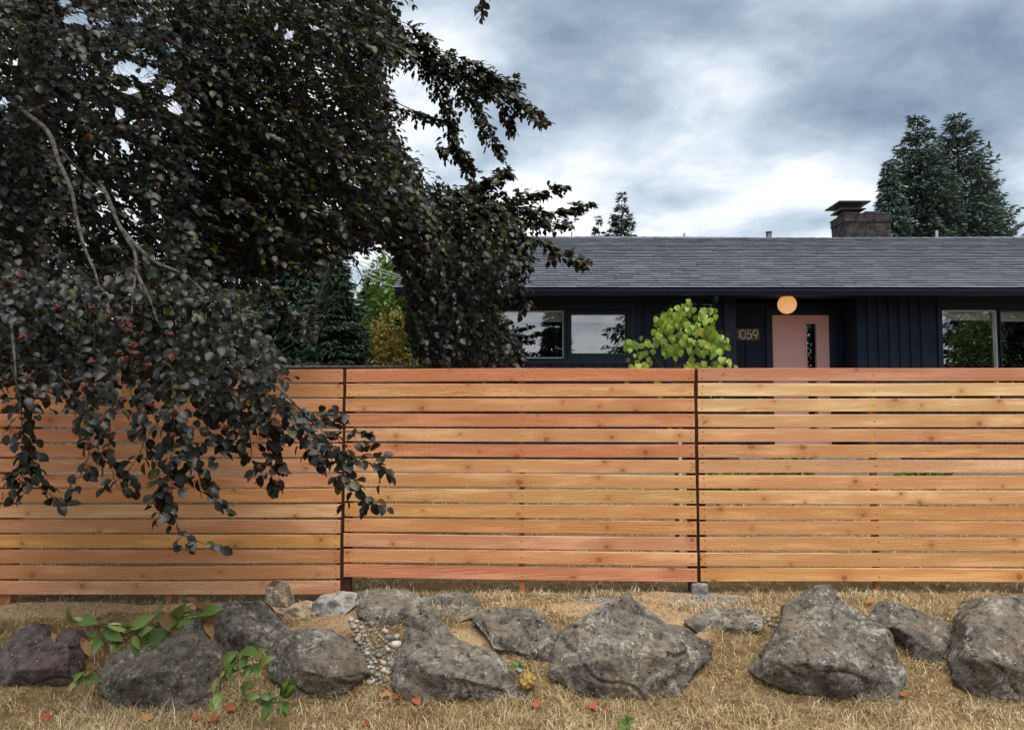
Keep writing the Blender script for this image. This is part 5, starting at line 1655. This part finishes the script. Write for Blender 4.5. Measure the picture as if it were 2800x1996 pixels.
for i in big:
    leaf_instance(BEECH_HI, M['beech'], 'beech', LP[i], LD[i], LN[i], LS[i], float(tint[i]), crown)
tw = TW.build('twigs', M['twig'], beech, True)
tw['kind'] = 'stuff'
# trunk and limbs
trunk = MB().tube(smooth_path([tb + Vector((0, 0, -0.1)), tb + Vector((0.02, 0, 0.5)), tb + Vector((0.12, -0.05, 1.8)), tb + Vector((0.15, -0.15, 3.4)), tb + Vector((0.4, -0.4, 5.2)), tb + Vector((0.7, -0.6, 7.0))], 5), 
                  [0.42, 0.36, 0.33, 0.31, 0.30, 0.29] + [0.28 - 0.009 * i for i in range(20)], 14)
trunk.build('trunk', M['bark'], beech, True)
def limb(pts, Ys, r0, r1, name='limb', mat='bark'):
    W = [P(u, v, y) for (u, v), y in zip(pts, Ys)]
    path = smooth_path(W, 6)
    MB().tube(path, [r0 + (r1 - r0) * i / (len(path) - 1) for i in range(len(path))], 8).build(name, M[mat], beech, True)
limb([(40, 120), (20, 240), (60, 300), (130, 360), (160, 440), (195, 520), (210, 600), (232, 680), (258, 740), (272, 790)], [8.4, 6.0, 5.1, 4.75, 4.55, 4.4, 4.3, 4.2, 4.1, 4.05], 0.019, 0.006)
limb([(250, 460), (290, 530), (318, 600), (345, 650), (368, 690), (372, 740), (365, 800), (360, 860)], [5.4, 4.8, 4.6, 4.45, 4.3, 4.2, 4.1, 4.0], 0.015, 0.005)
limb([(370, 740), (390, 780), (415, 830), (430, 880)], [4.2, 4.12, 4.05, 4.0], 0.012, 0.006)
limb([(335, 630), (380, 680), (430, 720), (500, 750), (560, 800)], [4.5, 4.35, 4.25, 4.2, 4.1], 0.014, 0.006)
limb([(165, 410), (210, 460), (250, 500), (290, 530)], [4.7, 4.75, 4.8, 4.8], 0.009, 0.008)
limb([(10, 430), (40, 400), (60, 360), (30, 345)], [5.0, 5.2, 5.3, 5.4], 0.012, 0.008)
limb([(60, 40), (300, 120), (640, 60), (960, 40)], [8.2, 7.8, 7.0, 6.7], 0.10, 0.02)
limb([(70, 200), (350, 280), (700, 430), (1000, 540), (1150, 570)], [8.2, 7.8, 7.2, 6.7, 6.4], 0.10, 0.02)
limb([(80, 300), (330, 360), (640, 590), (900, 640), (1075, 660), (1105, 760), (1110, 900)], [8.3, 7.8, 7.2, 6.7, 6.3, 6.1, 6.0], 0.06, 0.006)
limb([(1063, 600), (1078, 650), (1088, 700), (1110, 780)], [6.6, 6.4, 6.3, 6.2], 0.016, 0.008)
limb([(690, 1020), (760, 1060), (830, 1130), (905, 1200)], [4.3, 4.2, 4.05, 3.95], 0.008, 0.004)
limb([(30, 880), (38, 960), (45, 1040), (60, 1130)], [4.0, 3.95, 3.9, 3.85], 0.008, 0.004)
# beech husks
nbm = bmesh.new()
bmesh.ops.create_icosphere(nbm, subdivisions=2, radius=1.0)
for v in nbm.verts:
    v.co *= 1.35 if v.index % 2 else 0.8
nbm.verts.index_update()
nme = mesh_np('husk', np.array([v.co[:] for v in nbm.verts]), [np.array([[q.index for q in fc.verts] for fc in nbm.faces], np.int32)], M['nut'])
nbm.free()
for (u, v, y) in [(158, 842, 4.0), (335, 878, 4.0), (352, 880, 4.0), (352, 905, 4.0), (392, 912, 4.0), (360, 945, 3.95), (362, 965, 3.95), (378, 968, 3.95), (342, 982, 3.95), (326, 966, 3.95), (248, 988, 3.95), (470, 965, 4.0), (405, 1000, 3.95), (120, 1090, 3.85), (230, 1055, 3.9), (335, 1095, 3.85), (305, 1135, 3.8), (412, 1105, 3.85), (570, 1052, 3.9), (470, 1190, 3.75), (245, 1220, 3.85), (240, 1287, 3.9), (48, 1190, 3.85), (715, 1278, 3.95), (765, 1322, 3.95), (665, 1110, 4.0), (800, 1110, 4.05), (923, 1148, 4.1), (620, 1170, 3.9), (690, 1165, 3.95), (465, 1340, 3.75), (60, 920, 4.0), (467, 915, 4.0), (1085, 1012, 5.6), (1110, 1014, 5.6)]:
    o = bpy.data.objects.new('beech_husk', nme)
    p = P(u, v, y - 0.03)
    o.location = p - WL[beech]
    s = 0.0155
    o.scale = (s, s, s * 1.15); o.rotation_euler = (brg.uniform(0, 6), brg.uniform(0, 6), 0)
    link(o, beech)

# ------------------------------------------------------------------ heart-leaved shrub behind the fence
rrg = np.random.default_rng(55)
sy = 6.35
sb = P(1852, 1480, sy); sb.z = float(gz(sb.x, sb.y))
red = empty('redbud_shrub', sb, 'yellow green heart leaved young tree just behind the fence', 'tree')
def rb(pts, Ys, r0, r1):
    path = smooth_path([P(u, v, y) for (u, v), y in zip(pts, Ys)], 5)
    return MB().tube(path, [r0 + (r1 - r0) * i / (len(path) - 1) for i in range(len(path))], 6).build('branch', M['twig'], red, True)
MB().tube(smooth_path([sb + Vector((0, 0, -.05)), P(1850, 1300, sy), P(1846, 1100, sy), P(1846, 1000, sy), P(1850, 930, sy), P(1868, 860, sy)], 5), [0.02 - 0.0006 * i for i in range(26)], 8).build('trunk', M['twig'], red, True)
RBR = [([(1846, 1050), (1800, 990), (1760, 950), (1712, 945)], [6.35, 6.3, 6.25, 6.2]), ([(1848, 1010), (1890, 980), (1930, 930), (1975, 940)], [6.35, 6.4, 6.4, 6.4]), ([(1848, 960), (1820, 920), (1805, 880), (1815, 850)], [6.35, 6.3, 6.25, 6.25]),
       ([(1852, 930), (1880, 900), (1920, 860), (1950, 850)], [6.35, 6.4, 6.4, 6.4]), ([(1846, 1080), (1900, 1030), (1960, 990), (2005, 1000)], [6.35, 6.3, 6.3, 6.25]), ([(1846, 1100), (1780, 1060), (1730, 1020), (1715, 1000)], [6.35, 6.3, 6.25, 6.2]),
       ([(1847, 1150), (1950, 1110), (2050, 1100), (2100, 1120)], [6.35, 6.3, 6.3, 6.2]), ([(1847, 1140), (1780, 1100), (1700, 1085), (1660, 1090)], [6.35, 6.4, 6.4, 6.4]), ([(1848, 1180), (1930, 1190), (2030, 1200)], [6.35, 6.3, 6.3])]
for pts, ys in RBR: rb(pts, ys, 0.007, 0.002)
zones = [([(1800, 870), (1860, 835), (1880, 822), (1890, 850), (1960, 850), (1950, 890), (1960, 920), (1995, 935), (1985, 960), (1950, 970), (1900, 980), (1820, 985), (1790, 940), (1790, 900)], 195),
         ([(1700, 945), (1725, 930), (1795, 925), (1790, 950), (1740, 960), (1705, 965)], 18), ([(1715, 980), (1745, 970), (1800, 960), (1830, 990), (1800, 1010), (1720, 1010)], 20),
         ([(1890, 985), (1960, 970), (2012, 1000), (2010, 1020), (1850, 1020)], 40), ([(1660, 1030), (2080, 1030), (2120, 1060), (2100, 1130), (1660, 1110)], 18), ([(1760, 1130), (2060, 1130), (2060, 1210), (1780, 1200)], 9)]
pairs = []
for poly, cnt in zones:
    us = [p[0] for p in poly]; vs = [p[1] for p in poly]
    got = 0
    while got < cnt:
        u, v = rrg.uniform(min(us), max(us)), rrg.uniform(min(vs), max(vs))
        if not inpoly(np.array([u]), np.array([v]), poly)[0]: continue
        got += 1
        p = np.array(P(u, v - 8, rrg.uniform(6.1, 6.65)))
        d = np.array([rrg.normal(0, .35), rrg.normal(-.15, .3), -1.0])
        n = np.array([rrg.normal(0, .5), -0.85, 0.45 + rrg.normal(0, .3)])
        s = rrg.uniform(0.036, 0.068)
        tb_ = float(np.clip(rrg.normal(0.42, 0.25), 0, 0.9))
        if rrg.uniform() < 0.03: tb_ = rrg.choice([0.97, 1.0])
        leaf_instance(HEART, M['redbud'], 'heart', p, d, n, s, tb_, red)
        pairs.append(p)
# petioles, too thin to pick apart
pt = MB()
for p in pairs[::2]:
    q = Vector(p); pt.tube([q, q + Vector((rrg.uniform(-.04, .04), .02, .035)), q + Vector((rrg.uniform(-.07, .07), .05, .045))], 0.0013, 3, False)
po = pt.build('petioles', M['twig'], red); po['kind'] = 'stuff'

# ------------------------------------------------------------------ generic trees
def quads_mesh(pos, d, n, L_, W_):
    """thin kite-shaped foliage faces"""
    x = unit(d); nn = n - (n * x).sum(-1, keepdims=True) * x; nn = unit(nn); y = np.cross(nn, x)
    a = pos; b = pos + x * (L_ * 0.45)[:, None] + y * W_[:, None]; c = pos + x * L_[:, None] - nn * (L_ * 0.08)[:, None]; e_ = pos + x * (L_ * 0.45)[:, None] - y * W_[:, None]
    V = np.stack([a, b, c, e_], 1).reshape(-1, 3)
    Q = np.arange(len(pos) * 4).reshape(-1, 4)
    return V, Q

def conifer(name, label, base, h, r, seed, mat='conifer', levels=34, per=7, z0=0.10, droop=0.35, up=0.15, dens=46, fl=0.30, fw=0.035, power=0.85, group=None, gap=0.0, trunk_r=None, double=False):
    g = np.random.default_rng(seed)
    base = Vector(base)
    e_ = empty(name, base, label, 'tree', group)
    tr = trunk_r or h * 0.014
    MB().tube([base + Vector((0, 0, -0.2)), base + Vector((0.02 * h * g.normal(0, .3), 0, h * .5)), base + Vector((0, 0, h * .985))], [tr, tr * .6, tr * .08], 8).build('trunk', M['dark_bark'], e_, True)
    pos, dd, nn, LL, WW, ti = [], [], [], [], [], []
    br = MB()
    for i in range(levels):
        f_ = (i + g.uniform(0, 1)) / levels
        z = h * (z0 + (0.99 - z0) * f_)
        rad = r * max(0.03, (1 - f_)) ** power
        if f_ < 0.12: rad *= 0.75 + 2 * f_
        nb = per if f_ < 0.85 else max(3, per - 2)
        a0 = g.uniform(0, 6.28)
        for b in range(nb):
            if g.uniform() < gap: continue
            a = a0 + 6.283 * b / nb + g.normal(0, .25)
            R_ = rad * g.uniform(0.72, 1.18)
            m = max(5, int(dens * R_ / r * g.uniform(.8, 1.2)))
            t = g.uniform(0.12, 1.0, m) ** 0.75
            out = np.array([math.cos(a), math.sin(a), 0])
            side = np.array([-math.sin(a), math.cos(a), 0])
            zz = z - droop * R_ * t + up * R_ * t * t * 1.6
            p = np.stack([base.x + out[0] * R_ * t, base.y + out[1] * R_ * t, base.z + zz], -1)
            spread = 0.20 * R_ * np.sin(np.pi * np.clip(t, 0, 1)) + 0.03
            so_ = g.normal(0, 1, m) * spread
            p += side[None] * so_[:, None] + g.normal(0, .02 * fl / .3, (m, 3))
            d = out[None] * 0.8 + side[None] * (np.sign(so_) * g.uniform(.2, .9, m))[:, None] + np.array([0, 0, -droop * 0.9])[None] + g.normal(0, .3, (m, 3))
            pos.append(p); dd.append(d); nn.append(np.array([0, 0, 1.0])[None] + g.normal(0, .55, (m, 3)))
            LL.append(fl * g.uniform(.6, 1.3, m)); WW.append(fw * g.uniform(.6, 1.4, m))
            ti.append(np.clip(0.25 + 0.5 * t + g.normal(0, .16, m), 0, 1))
            br.tube([base + Vector((0, 0, z)), base + Vector((out[0] * R_ * .5, out[1] * R_ * .5, z - droop * R_ * .5 + up * R_ * .4)), base + Vector((out[0] * R_ * .95, out[1] * R_ * .95, z - droop * R_ * .95 + up * R_ * 1.44))], [tr * .16 + .004, tr * .10 + .003, .003], 3, False)
    pos = np.concatenate(pos); ti = np.concatenate(ti)
    V, Q = quads_mesh(pos, np.concatenate(dd), np.concatenate(nn), np.concatenate(LL), np.concatenate(WW))
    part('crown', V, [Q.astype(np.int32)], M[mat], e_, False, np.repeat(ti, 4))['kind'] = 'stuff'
    br.build('boughs', M['dark_bark'], e_)['kind'] = 'stuff'
    return e_

def broadleaf(name, label, base, clumps, seed, mat, ls, n, trunk_h=None, cat='tree', group=None, lw=0.55, trunk_r=0.1, stem='dark_bark'):
    """clumps: (dx,dy,dz,rx,ry,rz) relative to base; leaves fill shells of them"""
    g = np.random.default_rng(seed)
    base = Vector(base)
    e_ = empty(name, base, label, cat, group)
    vol = np.array([c[3] * c[4] * c[5] for c in clumps]); k = g.choice(len(clumps), n, p=vol / vol.sum())
    C = np.array(clumps)[k]
    dirs = unit(g.normal(0, 1, (n, 3)))
    rad = g.uniform(0.25, 1.0, n) ** 0.45 * (1 + 0.20 * np.sin(5 * dirs[:, 0] + 3 * dirs[:, 2] + k) * np.cos(4 * dirs[:, 1] - k))
    p = C[:, :3] + dirs * rad[:, None] * C[:, 3:]
    p += np.array(base)
    d = dirs * .5 + g.normal(0, .6, (n, 3)) + np.array([0, 0, -.3])
    nn = dirs * .6 + np.array([0, 0, .5]) + g.normal(0, .5, (n, 3))
    V, Q = quads_mesh(p, d, nn, ls * g.uniform(.6, 1.3, n), ls * .5 * lw * g.uniform(.7, 1.2, n))
    ti = np.clip(g.normal(.5, .25, n), 0, 1)
    part('crown', V, [Q.astype(np.int32)], M[mat], e_, False, np.repeat(ti, 4))['kind'] = 'stuff'
    mb = MB()
    for c in clumps:
        top = base + Vector(c[:3])
        mb.tube(smooth_path([base + Vector((c[0] * .05, c[1] * .05, -.1)), base + Vector((c[0] * .25, c[1] * .25, c[2] * .45)), top + Vector((0, 0, c[5] * .4))], 4), [trunk_r * (1 - .09 * i) for i in range(9)], 6)
    mb.build('trunk', M[stem], e_, True)
    return e_

def at_ground(u, Y):
    p = P(u, 1130, Y); p.z = float(gz(p.x, p.y)); return p

def hgt_for(v, Y, base): return P(1400, v, Y).z - base.z

# two big cypresses and a drooping one behind the roof, right
for (u, vt, Y, rad, sd, lab, kw) in [
    (2535, 312, 32.0, 2.5, 201, 'tall dense cypress standing nearest the chimney behind the roof', dict(power=0.62)),
    (2642, 304, 33.0, 3.3, 202, 'tallest broad cypress with wide right hand boughs behind the roof', dict(power=0.68)),
    (2715, 470, 35.0, 2.6, 204, 'shorter cypress leaning out at the end of the clump behind the roof', dict(power=0.75)),
    (2452, 432, 29.0, 1.35, 203, 'slim drooping cypress beside the chimney', dict(power=0.62, droop=0.75, up=0.05)) ]:
    b = at_ground(u, Y); h = hgt_for(vt, Y, b)
    k = dict(levels=58, per=9, droop=0.10, up=0.30, dens=105, fl=0.26, fw=0.042, z0=0.22, gap=0.25); k.update(kw)
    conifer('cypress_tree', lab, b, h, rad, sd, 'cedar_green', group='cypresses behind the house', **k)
# far spruces over the ridge
for (u, vt, Y, rad, sd, lab, gp_) in [(1706, 514, 58, 3.7, 211, 'sparse spruce with upswept boughs peeking over the roof ridge', .25), (1640, 580, 60, 2.6, 212, 'small thin spruce tip beside the taller one over the roof ridge', .3)]:
    b = at_ground(u, Y); h = hgt_for(vt, Y, b)
    conifer('spruce_tree', lab, b, h, rad, sd, 'conifer', levels=50, per=6, droop=0.30, up=0.24, dens=190, fl=0.36, fw=0.05, z0=0.3, gap=gp_, power=0.95, trunk_r=.16)
# dark conifers left, beyond the grey fence
for (u, vt, Y, rad, sd, lab, kw) in [
    (918, 690, 15.0, 0.98, 221, 'dark blue green spruce beyond the grey fence beside the autumn shrub', dict(fl=.15, fw=.017, dens=130, levels=46, per=9)),
    (820, 560, 16.5, 1.7, 222, 'dark spruce with bare reddish trunk behind the grey fence', dict(z0=.32, levels=44, per=9, dens=80)),
    (640, 480, 17.5, 2.2, 223, 'tall dark spruce in the hedge row behind the beech', dict(levels=44, per=9, dens=80)),
    (430, 520, 17.0, 2.2, 224, 'dark bushy spruce in the hedge row deeper behind the beech', dict(levels=44, per=9, dens=80)),
    (190, 470, 18.0, 2.4, 225, 'dark conifer behind the pale beech limbs', dict(levels=44, per=9, dens=80)),
    (-40, 540, 17.0, 2.3, 226, 'dark conifer at the outer end of the hedge row', dict(levels=44, per=9, dens=80)),
    (1085, 700, 26.0, 1.3, 227, 'narrow pointed conifer far off above the autumn shrub', dict(dens=60, fl=.35, fw=.05)),
    (1010, 745, 30.0, 1.2, 228, 'pale far off conifer seen through the gap in the beech', dict(dens=60, fl=.35, fw=.05))]:
    b = at_ground(u, Y); h = hgt_for(vt, Y, b)
    k = dict(levels=40, per=8, droop=0.42, up=0.18, dens=90, fl=0.22, fw=0.022, z0=0.03, power=0.7); k.update(kw)
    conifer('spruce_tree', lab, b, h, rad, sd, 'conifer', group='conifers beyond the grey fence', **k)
# autumn shrub and green shrubs
b = at_ground(1058, 15.2)
broadleaf('autumn_shrub', 'yellow and orange autumn shrub beyond the grey fence', b, [(0, 0, 1.6, .46, .4, .85), (-.32, 0, 1.3, .36, .35, .75), (.30, 0, 1.4, .42, .35, .8), (.08, 0, 2.5, .34, .3, .50), (-.15, 0, 2.2, .25, .3, .5)], 301, 'autumn', 0.075, 4200, cat='shrub', trunk_r=.02)
b = at_ground(1152, 14.6)
broadleaf('green_shrub', 'fresh green shrub between the autumn shrub and the house corner', b, [(0, 0, 1.0, .35, .3, .85), (.12, 0, 1.4, .22, .25, .45)], 302, 'green_leaf', 0.07, 2600, cat='shrub', trunk_r=.02)
b = at_ground(655, 12.0)
broadleaf('yellow_green_shrub', 'sunlit yellow green shrub glimpsed through the beech', b, [(0, 0, 2.35, .20, .25, .32), (.03, 0, 1.5, .25, .25, .5)], 303, 'redbud', 0.09, 500, cat='shrub', trunk_r=.015)
b = at_ground(1085, 24.0)
broadleaf('maple_tree', 'light green leafy tree behind the overhead wires', b, [(0, 0, 4.6, 1.1, 1.0, 1.6), (.7, 0, 3.6, 1.0, 1.0, 1.4), (-.3, 0, 3.2, .9, .9, 1.2)], 304, 'green_leaf', 0.20, 5000)
b = at_ground(520, 13.5)
broadleaf('laurel_shrub', 'dark leafy laurel behind the left fence panel', b, [(0, 0, 1.3, 1.2, .5, 1.2), (-1.3, 0, 1.2, 1.1, .5, 1.1), (1.1, 0, .9, .8, .5, .9), (-2.6, 0, 1.3, 1.1, .5, 1.2)], 305, 'conifer', 0.12, 9000, cat='shrub', trunk_r=.04)
# low border plants seen through the slats
for (u, Y, s, sd, lab) in [(1990, 8.6, 1.0, 311, 'low green border plant glimpsed through the slats by the door'), (2150, 9.6, .9, 312, 'strappy border plant below the porch glimpsed through the slats'), (2520, 9.2, .8, 313, 'low green border plant glimpsed through the slats below the right windows')]:
    b = at_ground(u, Y)
    broadleaf('border_plant', lab, b, [(0, 0, .14 * s, .35 * s, .3 * s, .16 * s)], sd, 'green_leaf', 0.12, 260, cat='plant', trunk_r=.006)

# grey weathered fence beyond
GYF = 13.0
gl0, gl1 = P(-260, 1000, GYF).x, HX0 - 0.02
gtop = P(900, 1000, GYF).z
gf = empty('grey_board_fence', ((gl0 + gl1) / 2, GYF, float(gz(-4, GYF))), 'old weathered grey vertical board fence beyond the cedar fence', 'fence')
gb = MB().box(-.068, .068, -.011, .011, 0, gtop - 0.04 - gz(-4, GYF))
gbm = mesh_np('board', np.array(gb.v), to_arrays(gb.f), M['grey_wood'])
x = gl0 + 0.07
grn = random.Random(8)
while x < gl1 - 0.06:
    o = bpy.data.objects.new('board', gbm)
    o.location = Vector((x, GYF + grn.uniform(-.003, .003), float(gz(-4, GYF)) - grn.uniform(0, .01))) - WL[gf]
    link(o, gf)
    x += 0.145
x = gl0
while x < gl1 - 0.05:
    x2 = min(x + 1.22, gl1)
    MB().box(x + .002, x2 - .002, GYF - 0.075, GYF + 0.075, gtop - 0.038, gtop, 0.003).build('cap_rail', M['grey_wood'], gf)
    x = x2
for zr in (0.05, 0.55):
    MB().box(gl0, gl1, GYF + 0.012, GYF + 0.05, zr, zr + 0.089).build('rail', M['grey_wood'], gf)

# overhead wires (far left gap)
for (p0, p1, sag_, lab) in [((900, 700), (1180, 812), .12, 'lowest overhead wire crossing the gap in the beech'), ((960, 715), (1200, 772), .10, 'middle overhead wire crossing the gap in the beech'), ((1010, 722), (1200, 765), .10, 'upper thin overhead wire crossing the gap in the beech')]:
    a, b = P(p0[0], p0[1], 19.0), P(p1[0], p1[1], 15.0)
    d = b - a
    pts = [a + d * t + Vector((0, 0, -sag_ * math.sin(math.pi * min(max(t, 0), 1)))) for t in np.linspace(-.6, 1.0, 17)]
    tag(MB().tube(pts, 0.009, 5).build('overhead_wire', M['wire']), lab, 'wire', 'overhead wires')

# garden hose and a pale stake behind the middle panel
hp = [P(1790, 1290, 7.2), P(1830, 1287, 7.25), P(1870, 1288, 7.3), P(1905, 1290, 7.35), P(1960, 1287, 7.4), P(1975, 1286, 7.6)]
hp = [Vector((p.x, p.y, float(gz(p.x, p.y)) + 0.02 + 0.30 * math.sin(math.pi * i / 5))) for i, p in enumerate(hp)]
tag(MB().tube(smooth_path(hp, 5), 0.014, 8).build('garden_hose', M['hose'], None, True), 'green garden hose looped behind the slats below the heart leaved tree', 'hose')
stp = at_ground(1858, 6.1)
st_ = empty('garden_stake', stp, 'pale grey upright stake behind the slats beside the dark post', 'stake')
MB().box(stp.x - .012, stp.x + .012, 6.088, 6.112, stp.z - .05, P(1858, 1195, 6.1).z, 0.002).build('shaft', M['white_frame'], st_)
MB().tube([(stp.x, 6.1, P(1858, 1195, 6.1).z - .001), (stp.x, 6.1, P(1858, 1188, 6.1).z)], [.016, .006], 6).build('cap', M['white_frame'], st_)

# trees across the street behind the camera (they show in the window glass)
for (x, y, h, r, sd, lab, kw) in [
    (2.45, -20.0, 8.6, 1.5, 401, 'slim conifer across the street mirrored in the wide left window', {}),
    (7.9, -19.0, 12.5, 4.3, 402, 'broad spruce across the street mirrored at the edge of the small window', dict(droop=.55, up=.25)),
    (17.4, -20.0, 12.0, 3.4, 406, 'dark conifer across the street mirrored in the door glass', {}),
    (27.6, -20.0, 15.0, 4.6, 403, 'dark conifer across the street mirrored in the right hand window', dict(dens=90)),
    (31.5, -19.0, 15.5, 4.6, 404, 'dark conifer across the street mirrored beside the window jamb', dict(dens=90)),
    (36.0, -20.0, 14.0, 4.2, 405, 'dark conifer farthest along the street mirrored in the end window', {})]:
    k = dict(levels=36, per=8, droop=.35, up=.2, dens=50, fl=.5, fw=.07, z0=.12); k.update(kw)
    conifer('spruce_tree', lab, (x, y, -1.6), h, r, sd, 'conifer', group='conifers across the street', **k)
broadleaf('maple_tree', 'leafy tree across the street mirrored in the wide left window', (-0.6, -20, -1.6), [(0, 0, 4.8, 1.0, 1.0, 1.6), (.9, 0, 4.2, .8, .8, 1.2), (-1.2, 0, 4.6, 1.2, 1.0, 1.8), (-.2, 0, 6.6, .6, .6, 1.0)], 411, 'conifer', .22, 5000)
broadleaf('maple_tree', 'yellow green leafy tree across the street mirrored in the right hand window', (24.6, -17, -1.6), [(0, 0, 4.5, 1.3, 1.2, 2.6), (.2, 0, 2.4, 1.3, 1.0, 1.6)], 412, 'green_leaf', .22, 4500)
